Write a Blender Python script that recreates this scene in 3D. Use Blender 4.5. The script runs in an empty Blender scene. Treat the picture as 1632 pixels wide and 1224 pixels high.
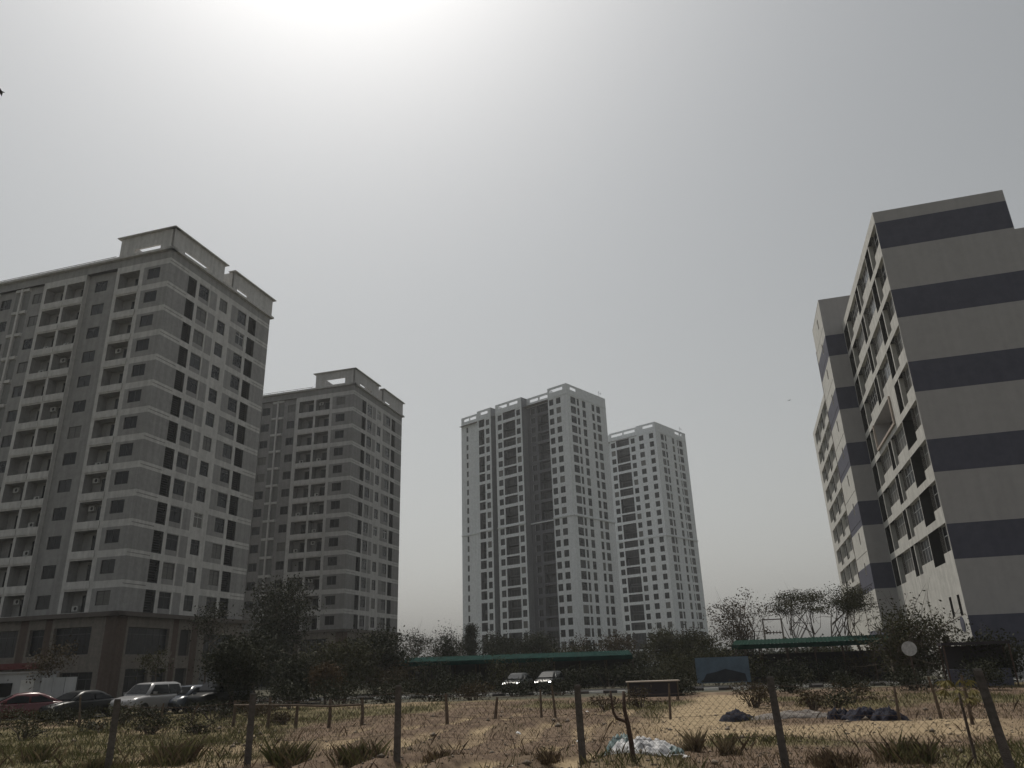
import bpy, math, random
import numpy as np
from mathutils import Matrix, Vector

rad = math.radians
SC = bpy.context.scene
COL = SC.collection

# ------------------------------------------------------------------ camera
EYE = 2.0
FPX = 1188.8
PITCH, ROLL = rad(20.71), rad(-1.903)
F = Vector((0, math.cos(PITCH), math.sin(PITCH)))
R0 = Vector((1, 0, 0)); U0 = R0.cross(F)
RV = R0 * math.cos(ROLL) + U0 * math.sin(ROLL)
UV = -R0 * math.sin(ROLL) + U0 * math.cos(ROLL)
cam_d = bpy.data.cameras.new('camera'); cam = bpy.data.objects.new('camera', cam_d); COL.objects.link(cam)
cam_d.sensor_width = 36.0; cam_d.lens = FPX / 1632 * 36.0
cam_d.clip_start = 0.1; cam_d.clip_end = 9000
m = Matrix((RV, UV, -F)).transposed().to_4x4(); m.translation = (0, 0, EYE)
cam.matrix_world = m
SC.camera = cam

# ------------------------------------------------------------------ light
SUN_AZ, SUN_EL = rad(-20.0), rad(62.0)
world = bpy.data.worlds.new('World'); SC.world = world; world.use_nodes = True
wn = world.node_tree.nodes; wl = world.node_tree.links
bg = wn['Background']
sky = wn.new('ShaderNodeTexSky'); sky.sky_type = 'NISHITA'; sky.sun_disc = False
sky.sun_elevation = SUN_EL; sky.sun_rotation = SUN_AZ
sky.altitude = 0; sky.air_density = 2.0; sky.dust_density = 3.0; sky.ozone_density = 1.0
bw = wn.new('ShaderNodeRGBToBW'); wl.new(sky.outputs[0], bw.inputs[0])
hs = wn.new('ShaderNodeMix'); hs.data_type = 'RGBA'; hs.inputs['Factor'].default_value = 0.84      # milky, nearly colourless
wl.new(sky.outputs[0], hs.inputs['A']); wl.new(bw.outputs[0], hs.inputs['B'])
veil = wn.new('ShaderNodeMix'); veil.data_type = 'RGBA'; veil.blend_type = 'ADD'; veil.inputs['Factor'].default_value = 1.0
veil.inputs['B'].default_value = (0.40, 0.44, 0.43, 1)          # even milky haze over the whole sky
wl.new(hs.outputs['Result'], veil.inputs['A']); wl.new(veil.outputs['Result'], bg.inputs['Color'])
bg.inputs['Strength'].default_value = 0.13
sun_d = bpy.data.lights.new('sun', 'SUN'); sun = bpy.data.objects.new('sun', sun_d); COL.objects.link(sun)
sun_d.energy = 5.0; sun_d.angle = rad(0.6); sun_d.color = (1.0, 0.94, 0.84)
sdir = Vector((math.sin(SUN_AZ) * math.cos(SUN_EL), math.cos(SUN_AZ) * math.cos(SUN_EL), math.sin(SUN_EL)))
sun.rotation_euler = sdir.to_track_quat('Z', 'Y').to_euler(); sun.location = (0, 0, 120)
vs = SC.view_settings
vs.view_transform = 'Standard'; vs.look = 'None'; vs.exposure = -0.85; vs.gamma = 1.0; vs.use_curve_mapping = False
SC.cycles.max_bounces = 6; SC.cycles.volume_bounces = 0

# ------------------------------------------------------------------ materials
MATS = {}
def mat(name, col, rough=0.85, var=0.12, scale=1.5, metal=0.0, spec=0.3, streak=0.0, col2=None, bump=0.0, emit=None):
    if name in MATS: return MATS[name]
    M = bpy.data.materials.new(name); M.use_nodes = True; MATS[name] = M
    nt = M.node_tree; b = nt.nodes['Principled BSDF']
    b.inputs['Roughness'].default_value = rough; b.inputs['Metallic'].default_value = metal
    b.inputs['Specular IOR Level'].default_value = spec
    tc = nt.nodes.new('ShaderNodeTexCoord')
    nz = nt.nodes.new('ShaderNodeTexNoise'); nz.inputs['Scale'].default_value = scale; nz.inputs['Detail'].default_value = 6
    nz.inputs['Roughness'].default_value = 0.65
    nt.links.new(tc.outputs['Object'], nz.inputs['Vector'])
    rp = nt.nodes.new('ShaderNodeValToRGB')
    c = np.array(col)
    a = np.clip(c * (1 - var), 0, 1) if col2 is None else c
    d = np.clip(c * (1 + var), 0, 1) if col2 is None else np.array(col2)
    rp.color_ramp.elements[0].position = 0.32; rp.color_ramp.elements[1].position = 0.68
    rp.color_ramp.elements[0].color = (*a, 1); rp.color_ramp.elements[1].color = (*d, 1)
    nt.links.new(nz.outputs['Fac'], rp.inputs[0])
    out = rp.outputs[0]
    if streak > 0:      # rain streaks running down a painted wall
        mp = nt.nodes.new('ShaderNodeMapping'); mp.inputs['Scale'].default_value = (1.3, 1.3, 0.06)
        nt.links.new(tc.outputs['Object'], mp.inputs[0])
        n2 = nt.nodes.new('ShaderNodeTexNoise'); n2.inputs['Scale'].default_value = 1.6; n2.inputs['Detail'].default_value = 5
        nt.links.new(mp.outputs[0], n2.inputs['Vector'])
        r2 = nt.nodes.new('ShaderNodeValToRGB'); r2.color_ramp.elements[0].position = 0.38; r2.color_ramp.elements[1].position = 0.62
        r2.color_ramp.elements[0].color = (1 - streak,) * 3 + (1,); r2.color_ramp.elements[1].color = (1, 1, 1, 1)
        nt.links.new(n2.outputs['Fac'], r2.inputs[0])
        mx = nt.nodes.new('ShaderNodeMix'); mx.data_type = 'RGBA'; mx.blend_type = 'MULTIPLY'; mx.inputs['Factor'].default_value = 1
        nt.links.new(out, mx.inputs['A']); nt.links.new(r2.outputs[0], mx.inputs['B']); out = mx.outputs['Result']
    nt.links.new(out, b.inputs['Base Color'])
    if bump > 0:
        bp = nt.nodes.new('ShaderNodeBump'); bp.inputs['Strength'].default_value = bump; bp.inputs['Distance'].default_value = 0.05
        n3 = nt.nodes.new('ShaderNodeTexNoise'); n3.inputs['Scale'].default_value = scale * 9; n3.inputs['Detail'].default_value = 4
        nt.links.new(tc.outputs['Object'], n3.inputs['Vector'])
        nt.links.new(n3.outputs['Fac'], bp.inputs['Height']); nt.links.new(bp.outputs[0], b.inputs['Normal'])
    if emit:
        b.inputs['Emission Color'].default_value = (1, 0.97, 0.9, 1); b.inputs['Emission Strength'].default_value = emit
    return M

mat('paint_light', (0.55, 0.54, 0.525), streak=0.15)
mat('paint_grey', (0.305, 0.30, 0.295), streak=0.15)
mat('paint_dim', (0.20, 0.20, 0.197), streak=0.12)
mat('soffit', (0.16, 0.155, 0.15))
mat('podium_stone', (0.195, 0.172, 0.15), var=0.2, scale=3.0, streak=0.2)
mat('podium_brown', (0.105, 0.075, 0.06), var=0.2, scale=3.0, streak=0.2)
mat('cornice_dark', (0.11, 0.095, 0.085))
mat('tower_white', (0.69, 0.715, 0.735), streak=0.08)
mat('tower_shade', (0.22, 0.225, 0.24), streak=0.15)  # tower wall colour darkened to carry the shade on return walls
mat('tower_recess_shade', (0.12, 0.12, 0.135), streak=0.15)  # shade of the tower recesses and loggias put into the wall colour
mat('slab_cream', (0.56, 0.55, 0.515), streak=0.15)
mat('stripe_taupe', (0.385, 0.375, 0.375), streak=0.05, var=0.05)
mat('stripe_navy', (0.088, 0.09, 0.122), streak=0.06)
mat('recess_shade_dark', (0.045, 0.043, 0.042))  # loggia shade put into the colour; also backs dark openings and grooves
mat('frame_white', (0.55, 0.55, 0.54), rough=0.5)
mat('frame_dark', (0.06, 0.06, 0.063), rough=0.5)
mat('glass', (0.012, 0.013, 0.016), rough=0.1, var=0.3, spec=0.22)
mat('glass_pale', (0.028, 0.029, 0.032), rough=0.15, var=0.4, spec=0.3)
mat('glass_curtain', (0.11, 0.107, 0.10), rough=0.3, var=0.25, scale=4, spec=0.3)
mat('louver', (0.045, 0.045, 0.047), rough=0.6)
mat('shutter_grey', (0.16, 0.165, 0.17), rough=0.5)
mat('metal_grey', (0.30, 0.30, 0.31), rough=0.45, metal=0.6)
mat('concrete', (0.20, 0.18, 0.165), var=0.25, scale=6, bump=0.5, streak=0.2)
mat('post_concrete', (0.13, 0.115, 0.105), var=0.35, scale=9, bump=0.8, streak=0.3)
mat('rust', (0.07, 0.045, 0.035), var=0.35, scale=9)
mat('green_roof', (0.008, 0.028, 0.021), var=0.4, scale=2, rough=0.9, spec=0.05)
mat('asphalt', (0.042, 0.041, 0.041), var=0.25, scale=4, rough=0.95, spec=0.05)
mat('kerb_white', (0.62, 0.61, 0.58), var=0.2, scale=5)
mat('kerb_dark', (0.06, 0.055, 0.055))
mat('bark', (0.075, 0.058, 0.045), var=0.3, scale=8)
mat('wood_stake', (0.10, 0.075, 0.055), var=0.3, scale=9)
mat('tyre', (0.02, 0.02, 0.02), rough=0.9)
mat('rim', (0.4, 0.4, 0.41), rough=0.35, metal=0.7)
mat('car_glass', (0.012, 0.013, 0.015), rough=0.12, spec=0.15)
mat('lamp_glass', (0.7, 0.7, 0.7), rough=0.1, spec=0.6)
mat('tail_red', (0.25, 0.02, 0.02), rough=0.2)
mat('black_trim', (0.025, 0.025, 0.025), rough=0.6)
mat('tarp_pale', (0.42, 0.42, 0.43), var=0.3, scale=5, rough=0.55)
mat('tarp_blue', (0.11, 0.16, 0.165), var=0.4, scale=5, rough=0.55)
mat('sack_navy', (0.014, 0.015, 0.026), var=0.5, scale=6, rough=0.8, spec=0.15)
mat('board_blue', (0.09, 0.13, 0.17), var=0.2, scale=1.2, rough=0.5)
mat('board_dark', (0.035, 0.038, 0.045), var=0.3, scale=1.2)
mat('canvas_dark', (0.035, 0.03, 0.035))
mat('plank_pale', (0.42, 0.36, 0.31))
mat('cabin_white', (0.42, 0.43, 0.44), var=0.1, streak=0.2)
mat('red_awning', (0.13, 0.03, 0.03))
mat('litter', (0.6, 0.6, 0.6))
mat('bird', (0.03, 0.03, 0.03))
mat('glint_glow', (0.9, 0.9, 0.9), emit=14.0)  # glow added at the headlamps in place of bright glints

def leafmat(name, c1, c2, trans=0.25):
    M = bpy.data.materials.new(name); M.use_nodes = True; MATS[name] = M
    nt = M.node_tree; b = nt.nodes['Principled BSDF']
    b.inputs['Roughness'].default_value = 0.7; b.inputs['Specular IOR Level'].default_value = 0.12
    g = nt.nodes.new('ShaderNodeNewGeometry')
    rp = nt.nodes.new('ShaderNodeValToRGB')
    rp.color_ramp.elements[0].color = (*c1, 1); rp.color_ramp.elements[1].color = (*c2, 1)
    nt.links.new(g.outputs['Random Per Island'], rp.inputs[0])
    nt.links.new(rp.outputs[0], b.inputs['Base Color'])
    tr = nt.nodes.new('ShaderNodeBsdfTranslucent'); nt.links.new(rp.outputs[0], tr.inputs['Color'])
    mx = nt.nodes.new('ShaderNodeMixShader'); mx.inputs[0].default_value = trans
    nt.links.new(b.outputs[0], mx.inputs[1]); nt.links.new(tr.outputs[0], mx.inputs[2])
    nt.links.new(mx.outputs[0], nt.nodes['Material Output'].inputs['Surface'])
    return M
leafmat('leaf_dark', (0.018, 0.021, 0.012), (0.042, 0.043, 0.024), 0.12)
leafmat('leaf_olive', (0.026, 0.028, 0.013), (0.06, 0.056, 0.026), 0.15)
leafmat('leaf_brown', (0.034, 0.027, 0.016), (0.075, 0.056, 0.03), 0.15)
leafmat('leaf_yellow', (0.09, 0.08, 0.03), (0.17, 0.14, 0.05))
leafmat('leaf_orange', (0.042, 0.03, 0.016), (0.095, 0.06, 0.03), 0.15)
leafmat('grass_green', (0.045, 0.05, 0.02), (0.15, 0.14, 0.065))
leafmat('grass_dry', (0.09, 0.07, 0.04), (0.24, 0.19, 0.115))
leafmat('grass_brown', (0.05, 0.036, 0.024), (0.14, 0.10, 0.065))

# ------------------------------------------------------------------ object helpers
def link(o, parent=None):
    COL.objects.link(o)
    if parent is not None: o.parent = parent
    return o
def tag(o, label=None, cat=None, group=None, kind=None):
    if label: o['label'] = label
    if cat: o['category'] = cat
    if group: o['group'] = group
    if kind: o['kind'] = kind
    return o
def thing(name, label, cat, loc=(0, 0, 0), rz=0.0, group=None):
    o = bpy.data.objects.new(name, None); o.location = loc; o.rotation_euler = (0, 0, rz)
    o.empty_display_size = 0.5
    link(o); tag(o, label, cat, group); return o
ORD = ['first', 'second', 'third', 'fourth', 'fifth', 'sixth', 'seventh', 'eighth', 'ninth', 'tenth', 'eleventh', 'twelfth',
       'thirteenth', 'fourteenth', 'fifteenth', 'sixteenth', 'seventeenth', 'eighteenth', 'nineteenth', 'twentieth']
def pol(d, az, z=0.0):
    a = rad(az); return Vector((d * math.sin(a), d * math.cos(a), z))

class MB:
    """collects faces; build() links them as one mesh object"""
    def __init__(s): s.v = []; s.f = []; s.m = []; s.names = []
    def mi(s, name):
        if name not in s.names: s.names.append(name)
        return s.names.index(name)
    def poly(s, pts, mt):
        n = len(s.v); s.v.extend([tuple(p) for p in pts]); s.f.append(tuple(range(n, n + len(pts)))); s.m.append(s.mi(mt))
    def box(s, a, b, mt, M=None):
        x0, y0, z0 = a; x1, y1, z1 = b
        P = [(x0, y0, z0), (x1, y0, z0), (x1, y1, z0), (x0, y1, z0), (x0, y0, z1), (x1, y0, z1), (x1, y1, z1), (x0, y1, z1)]
        if M is not None: P = [tuple(M @ Vector(p)) for p in P]
        n = len(s.v); s.v.extend(P); k = s.mi(mt)
        for q in ((0, 3, 2, 1), (4, 5, 6, 7), (0, 1, 5, 4), (1, 2, 6, 5), (2, 3, 7, 6), (3, 0, 4, 7)):
            s.f.append(tuple(n + i for i in q)); s.m.append(k)
    def tube(s, pts, rr, mt, n=6, cap=True):
        pts = [Vector(p) for p in pts]; k = s.mi(mt); base = len(s.v)
        up = Vector((0.31, 0.17, 1)).normalized()
        for i, p in enumerate(pts):
            t = (pts[min(i + 1, len(pts) - 1)] - pts[max(i - 1, 0)]).normalized()
            a = t.cross(up)
            if a.length < 1e-3: a = t.cross(Vector((1, 0, 0)))
            a.normalize(); b = t.cross(a)
            r = rr[i] if hasattr(rr, '__len__') else rr
            for j in range(n):
                w = 2 * math.pi * j / n
                s.v.append(tuple(p + a * (r * math.cos(w)) + b * (r * math.sin(w))))
        for i in range(len(pts) - 1):
            for j in range(n):
                s.f.append((base + i * n + j, base + i * n + (j + 1) % n, base + (i + 1) * n + (j + 1) % n, base + (i + 1) * n + j)); s.m.append(k)
        if cap:
            s.f.append(tuple(base + j for j in range(n))); s.m.append(k)
            s.f.append(tuple(base + (len(pts) - 1) * n + j for j in range(n))); s.m.append(k)
    def mesh(s, name, smooth=False):
        me = bpy.data.meshes.new(name); me.from_pydata(s.v, [], s.f)
        for nm in s.names: me.materials.append(MATS[nm])
        me.polygons.foreach_set('material_index', s.m)
        if smooth: me.polygons.foreach_set('use_smooth', [True] * len(s.f))
        me.update(); return me
    def build(s, name, parent=None, smooth=False):
        return link(bpy.data.objects.new(name, s.mesh(name, smooth)), parent)

# ------------------------------------------------------------------ facades
class Face:
    """a vertical wall plane: u runs along the wall, z up, d outwards"""
    def __init__(s, o, ux, n): s.o = Vector((*o, 0)); s.ux = Vector((*ux, 0)); s.n = Vector((*n, 0))
    def p(s, u, z, d=0.0):
        q = s.o + s.ux * u + s.n * d; return (q.x, q.y, z)
    def M(s, u, z, d):
        X = s.ux; Z = Vector((0, 0, 1)); Y = Z.cross(X)
        m = Matrix((X, Y, Z)).transposed().to_4x4(); m.translation = s.p(u, z, d); return m
    def quad(s, mb, u0, u1, z0, z1, d, mt): mb.poly([s.p(u0, z0, d), s.p(u1, z0, d), s.p(u1, z1, d), s.p(u0, z1, d)], mt)
    def box(s, mb, u0, u1, z0, z1, d0, d1, mt):
        A = [s.p(u0, z0, d0), s.p(u1, z0, d0), s.p(u1, z0, d1), s.p(u0, z0, d1), s.p(u0, z1, d0), s.p(u1, z1, d0), s.p(u1, z1, d1), s.p(u0, z1, d1)]
        for q in ((0, 3, 2, 1), (4, 5, 6, 7), (0, 1, 5, 4), (1, 2, 6, 5), (2, 3, 7, 6), (3, 0, 4, 7)): mb.poly([A[i] for i in q], mt)
    def ret(s, mb, u, z0, z1, d0, d1, mt): mb.poly([s.p(u, z0, d0), s.p(u, z1, d0), s.p(u, z1, d1), s.p(u, z0, d1)], mt)
    def grid(s, mb, u0, u1, z0, z1, off, holes, colf, ub=(), zb=()):
        us = sorted({round(x, 4) for x in [u0, u1, *ub, *[h[0] for h in holes], *[h[1] for h in holes]] if u0 <= x <= u1})
        zs = sorted({round(x, 4) for x in [z0, z1, *zb, *[h[2] for h in holes], *[h[3] for h in holes]] if z0 <= x <= z1})
        for i in range(len(us) - 1):
            cu = (us[i] + us[i + 1]) / 2
            for j in range(len(zs) - 1):
                cz = (zs[j] + zs[j + 1]) / 2
                if any(h[0] < cu < h[1] and h[2] < cz < h[3] for h in holes): continue
                s.quad(mb, us[i], us[i + 1], zs[j], zs[j + 1], off, colf(cu, cz))
        for h in holes:
            a, b, c, d, dep, back, rev = h
            s.ret(mb, a, c, d, off, off - dep, rev); s.ret(mb, b, c, d, off, off - dep, rev)
            for zz in (c, d): mb.poly([s.p(a, zz, off), s.p(b, zz, off), s.p(b, zz, off - dep), s.p(a, zz, off - dep)], rev)
            if back: s.quad(mb, a, b, c, d, off - dep, back)

WMESH = {}
def window_meshes(w, h, nx, transom, frame, t=0.06):
    key = (round(w, 2), round(h, 2), nx, transom, frame)
    if key not in WMESH:
        mb = MB(); y = 0.035
        mb.box((0, -y, 0), (w, y, t), frame); mb.box((0, -y, h - t), (w, y, h), frame)
        mb.box((0, -y, t), (t, y, h - t), frame); mb.box((w - t, -y, t), (w, y, h - t), frame)
        for i in range(1, nx): mb.box((w * i / nx - t / 2, -y * 0.8, t), (w * i / nx + t / 2, y * 0.8, h - t), frame)
        if transom:
            for i in range(nx):
                x0 = t if i == 0 else w * i / nx + t / 2; x1 = w - t if i == nx - 1 else w * (i + 1) / nx - t / 2
                mb.box((x0, -y * 0.7, h * transom - t / 2), (x1, y * 0.7, h * transom + t / 2), frame)
        pm = {}
        for g in ('glass', 'glass_pale', 'glass_curtain'):
            pb = MB(); pb.box((t * 0.7, -0.006, t * 0.7), (w - t * 0.7, 0.006, h - t * 0.7), g); pm[g] = pb.mesh('pane')
        WMESH[key] = (mb.mesh('window'), pm)
    return WMESH[key]
WR = random.Random(5)
def window(face, parent, u0, u1, z0, z1, d, nx=2, transom=0, frame='frame_dark', name='window', g=None):
    fm, pm = window_meshes(u1 - u0, z1 - z0, nx, transom, frame)
    o = link(bpy.data.objects.new(name, fm), parent); o.matrix_local = face.M(u0, z0, d)
    if g is None:
        r = WR.random(); g = 'glass' if r < 0.66 else ('glass_pale' if r < 0.9 else 'glass_curtain')
    q = link(bpy.data.objects.new('pane', pm[g]), o)
    return o
LMESH = {}
def louver(face, parent, u0, u1, z0, z1, d):
    key = (round(u1 - u0, 2), round(z1 - z0, 2))
    if key not in LMESH:
        w, h = key; mb = MB()
        mb.box((0, -0.03, 0), (0.06, 0.03, h), 'frame_dark'); mb.box((w - 0.06, -0.03, 0), (w, 0.03, h), 'frame_dark')
        n = 9
        for i in range(n):
            z = h * (i + 0.5) / n; c = Matrix.Translation((0, 0, z)) @ Matrix.Rotation(rad(40), 4, 'X')
            mb.box((0.06, -0.11, -0.006), (w - 0.06, 0.11, 0.006), 'louver', c)
        LMESH[key] = mb.mesh('louver_screen')
    o = link(bpy.data.objects.new('louver_screen', LMESH[key]), parent); o.matrix_local = face.M(u0, z0, d)
ACM = None
def air_unit(face, parent, u, z, d):
    global ACM
    if ACM is None:
        mb = MB(); mb.box((0, -0.15, 0), (0.8, 0.15, 0.55), 'frame_white')
        ring = [(0.3 + 0.2 * math.cos(2 * math.pi * i / 12), 0.155, 0.28 + 0.2 * math.sin(2 * math.pi * i / 12)) for i in range(12)]
        mb.poly(ring, 'louver'); mb.poly([(x, -y, z2) for x, y, z2 in ring], 'louver'); ACM = mb.mesh('air_conditioner')
    o = link(bpy.data.objects.new('air_conditioner', ACM), parent); o.matrix_local = face.M(u, z, d)

G = rad(16.17); HH = rad(40.77)
def axes(a):
    r = (math.sin(a), math.cos(a)); l = (-math.cos(a), math.sin(a))
    return r, (math.cos(a), -math.sin(a)), l, (-math.sin(a), -math.cos(a))     # right-face dir, its normal, left-face dir, its normal

# ---------------------------------------------------- grey apartment blocks (two of one kind)
def apartment(loc, label, kind, length):
    root = thing('apartment_block', label, 'building', loc)
    dr, nr, dl, nl = axes(G)
    FR = Face((0, 0), dr, nr); FL = Face((0, 0), dl, nl)
    W = 21.0; z0 = 8.65; s = 3.25; NF = 13; ztop = z0 + s * NF
    mb = MB(); rnd = random.Random(11 if kind else 3)
    # right (short) face
    def colR(u, z):
        r = (z - z0) % s
        if r > 2.5: return 'paint_light'
        if 5.0 < u < 5.55 or 7.5 < u < 7.75 or 9.1 < u < 12.2 or 15.55 < u < 16.1: return 'paint_light'
        return 'paint_grey'
    for i in range(NF):
        b = z0 + s * i
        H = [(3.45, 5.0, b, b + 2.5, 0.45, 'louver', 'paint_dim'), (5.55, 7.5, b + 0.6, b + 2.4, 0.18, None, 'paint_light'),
             (9.7, 11.3, b + 0.55, b + 2.35, 0.18, None, 'paint_light'), (13.65, 15.55, b + 0.6, b + 2.4, 0.18, None, 'paint_light'),
             (16.1, 17.85, b, b + 2.5, 0.45, 'louver', 'paint_dim'), (0.0, 3.3, b + 2.83, b + 2.91, 0.05, 'paint_grey', 'paint_grey'),
             (18.1, 21.0, b + 2.83, b + 2.91, 0.05, 'paint_grey', 'paint_grey')]
        FR.grid(mb, 0, W, b, b + s, 0, H, colR, ub=(5.0, 5.55, 7.75, 9.1, 12.2, 15.55, 16.1), zb=(b + 2.5,))
        for a, c, n in ((5.55, 7.5, 2), (9.7, 11.3, 2), (13.65, 15.55, 2)):
            window(FR, root, a, c, b + (0.55 if a == 9.7 else 0.6), b + (2.35 if a == 9.7 else 2.4), -0.14, n, 0.72, frame='frame_dark' if rnd.random() < 0.93 else 'frame_white')
        louver(FR, root, 3.45, 5.0, b, b + 2.5, -0.14); louver(FR, root, 16.1, 17.85, b, b + 2.5, -0.14)
    # left (long) face: zones of (u0, u1, offset, windows, loggias, light columns, band)
    if kind == 0:
        Z = [(0, 8.1, 0, [(1.4, 3.25)], [(4.5, 7.6)], [(3.9, 8.1)], True), (8.1, 12.95, -0.55, [(9.95, 11.85)], [], [], False),
             (12.95, 19.8, 0, [], [(13.05, 15.9), (16.3, 19.3)], [(12.95, 19.8)], True), (19.8, 27.6, -0.4, [(20.05, 21.85), (25.5, 27.3)], [], [(22.4, 24.9)], False),
             (27.6, 34.4, 0, [], [(28.0, 31.0), (31.4, 34.2)], [(27.6, 34.4)], True), (34.4, length, -0.5, [(35.6, 37.5)], [], [], False)]
    else:
        Z = [(0, 12.1, 0, [(1.75, 3.55)], [(4.95, 7.85), (8.3, 11.4)], [(4.4, 12.1)], True), (12.1, 19.9, -0.4, [(12.5, 14.1), (18.0, 19.7)], [], [(14.9, 17.5)], False),
             (19.9, 26.7, 0, [], [(20.3, 23.3), (23.7, 26.5)], [(19.9, 26.7)], True), (26.7, length, -0.5, [(28.0, 29.9)], [], [], False)]
    prev = 0
    for (u0, u1, off, wins, logs, lights, band) in Z:
        def colL(u, z):
            r = (z - z0) % s
            inl = any(a < u < c for a, c in lights)
            if band and r > 2.5: return 'paint_light'
            if band and inl: return 'paint_light'
            if not band and inl and r > 2.75: return 'paint_light'
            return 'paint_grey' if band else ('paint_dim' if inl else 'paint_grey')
        for i in range(NF):
            b = z0 + s * i
            H = [(a, c, b + 0.72, b + 2.2, 0.16, None, 'paint_grey') for a, c in wins]
            H += [(a, c, b + 0.1, b + 2.35, 1.3, 'paint_grey', 'paint_grey') for a, c in logs]
            FL.grid(mb, u0, u1, b, b + s, off, H, colL, ub=[x for l in lights for x in l], zb=(b + 2.5, b + 2.75))
            for a, c in wins: window(FL, root, a, c, b + 0.72, b + 2.2, off - 0.12, 2)
            for k, (a, c) in enumerate(logs):
                window(FL, root, a + 0.35, a + 1.75, b + 0.1, b + 2.0, off - 1.26, 2, name='balcony_door', g='glass')
                if rnd.random() < 0.45: air_unit(FL, root, c - rnd.uniform(0.9, 1.2), b + rnd.choice([0.15, 0.35, 1.5]), off - 1.08)
            if not band:
                for a, c in lights:     # slim light rib up the recess, with a short ledge on each storey
                    mid = (a + c) / 2
                    FL.box(mb, mid - 0.16, mid + 0.16, b, b + s, off + 0.002, off + 0.3, 'paint_light')
                    FL.box(mb, a + 0.1, mid - 0.162, b + 2.8, b + 3.2, off + 0.002, off + 0.22, 'paint_light')
                    FL.box(mb, mid + 0.162, c - 0.1, b + 2.8, b + 3.2, off + 0.002, off + 0.22, 'paint_light')
        if off != prev: FL.ret(mb, u0, z0, ztop, off, prev, 'paint_light' if band else 'paint_grey')
        prev = off
        if band:      # balcony parapet ledges stand a little proud
            for i in range(NF):
                for a, c in logs: FL.box(mb, a - 0.15, c + 0.15, z0 + s * i - 0.72, z0 + s * i + 0.1, 0.003, 0.09, 'paint_light')
    # attic, cornice, roof, hidden faces
    for Fc, L in ((FR, W), (FL, length)):
        Fc.quad(mb, 0, L, ztop, ztop + 1.1, 0, 'paint_grey')
        Fc.box(mb, -0.4, L + 0.4, ztop + 1.1, ztop + 1.4, -0.6, 0.4, 'paint_light')
    back = Face((dr[0] * W, dr[1] * W), dl, (-nl[0], -nl[1])); back.quad(mb, 0, length, 0, ztop + 1.1, 0, 'paint_grey')
    far = Face((dl[0] * length, dl[1] * length), dr, (-nr[0], -nr[1])); far.quad(mb, 0, W, 0, ztop + 1.1, 0, 'paint_grey')
    q = lambda u, v, z: (dr[0] * u + dl[0] * v, dr[1] * u + dl[1] * v, z)
    mb.poly([q(0.3, 0.3, ztop + 1.1), q(W, 0.3, ztop + 1.1), q(W, length, ztop + 1.1), q(0.3, length, ztop + 1.1)], 'concrete')
    mb.build('wall', root)
    # roof screens over the corner, open at the foot
    zr = ztop + 1.4; zp = ztop + 4.25
    gap = 0.6 if kind == 0 else 1.1
    for nm, Fc, ua, ub_, holes in (('roof_screen', FL, 0.02, 8.2, [(1.9, 5.9)] if kind == 0 else [(2.0, 6.8)]), ('roof_screen', FR, 0.02, 9.9, [(2.2, 7.1)]), ('roof_screen', FR, 12.0, 21.3, [(12.9, 15.4)])):
        sb = MB()
        gp = gap if Fc is FL else 0.45
        hs_ = [(a, c, zr + 0.3, zr + 0.3 + gp, 0.25, None, 'paint_light') for a, c in holes]
        e = 0.26 if Fc is FL else 0.0
        Fc.grid(sb, ua + e, ub_, zr, zp, 0.0, hs_, lambda u, z: 'paint_light')
        Fc.grid(sb, ua + e, ub_, zr, zp, -0.25, [(h[0], h[1], h[2], h[3], 0.0, None, 'paint_light') for h in hs_], lambda u, z: 'paint_light')
        Fc.box(sb, ub_, ub_ + 0.02, zr, zp, -0.25, 0.0, 'paint_light')
        Fc.box(sb, ua - 0.3, ub_ + 0.45, zp, zp + 0.12 + (0.003 if Fc is FL else 0), -0.8, 0.35, 'paint_light')
        Fc.box(sb, ub_ - 0.25, ub_ - 0.002, zr, zp - 0.01, -6.0, -0.252, 'paint_light')
        if ua > 5: Fc.box(sb, ua, ua + 0.25, zr, zp - 0.01, -6.0, -0.252, 'paint_light')
        sb.build(nm, root)
    # roof edge rail
    rb = MB()
    rb.tube([FL.p(8.6, zr + 0.35, 0.1), FL.p(length, zr + 0.35, 0.1)], 0.05, 'metal_grey', 6)
    for i in range(int((length - 9) / 3)): rb.tube([FL.p(9 + i * 3.0, zr, 0.1), FL.p(9 + i * 3.0, zr + 0.35, 0.1)], 0.03, 'metal_grey', 5)
    rb.build('roof_rail', root)
    # podium
    pb = MB()
    def podium(Fc, L, cols):
        holes = []
        for (a, c, zlo, zhi, nx, tr, kind2) in cols:
            holes.append((a, c, zlo, zhi, 0.35, None if kind2 in ('glaze', 'door') else ('shutter_grey' if kind2 == 'shutter' else 'recess_shade_dark'), 'podium_stone'))
            if kind2 in ('glaze', 'door'): window(Fc, root, a, c, zlo, zhi, -0.28, nx, tr, name='shop_window' if kind2 == 'glaze' else 'shop_door', g=WR.choice(['glass', 'glass_pale']))
            if kind2 == 'shutter':
                sm = MB()
                for j in range(14):
                    zz = zlo + (zhi - zlo) * j / 14
                    Fc.box(sm, a + 0.05, c - 0.05, zz + 0.01, zz + (zhi - zlo) / 14 - 0.02, -0.34, -0.3, 'shutter_grey')
                sm.build('roller_shutter', root)
        Fc.grid(pb, -0.12, L, 0, z0 - 0.45, 0.12, holes, lambda u, z: 'podium_brown' if (u < 1.3 or 8.3 < u < 9.2 or 11.5 < u < 12.6) else 'podium_stone', ub=(1.3, 8.3, 9.2, 11.5, 12.6))
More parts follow.
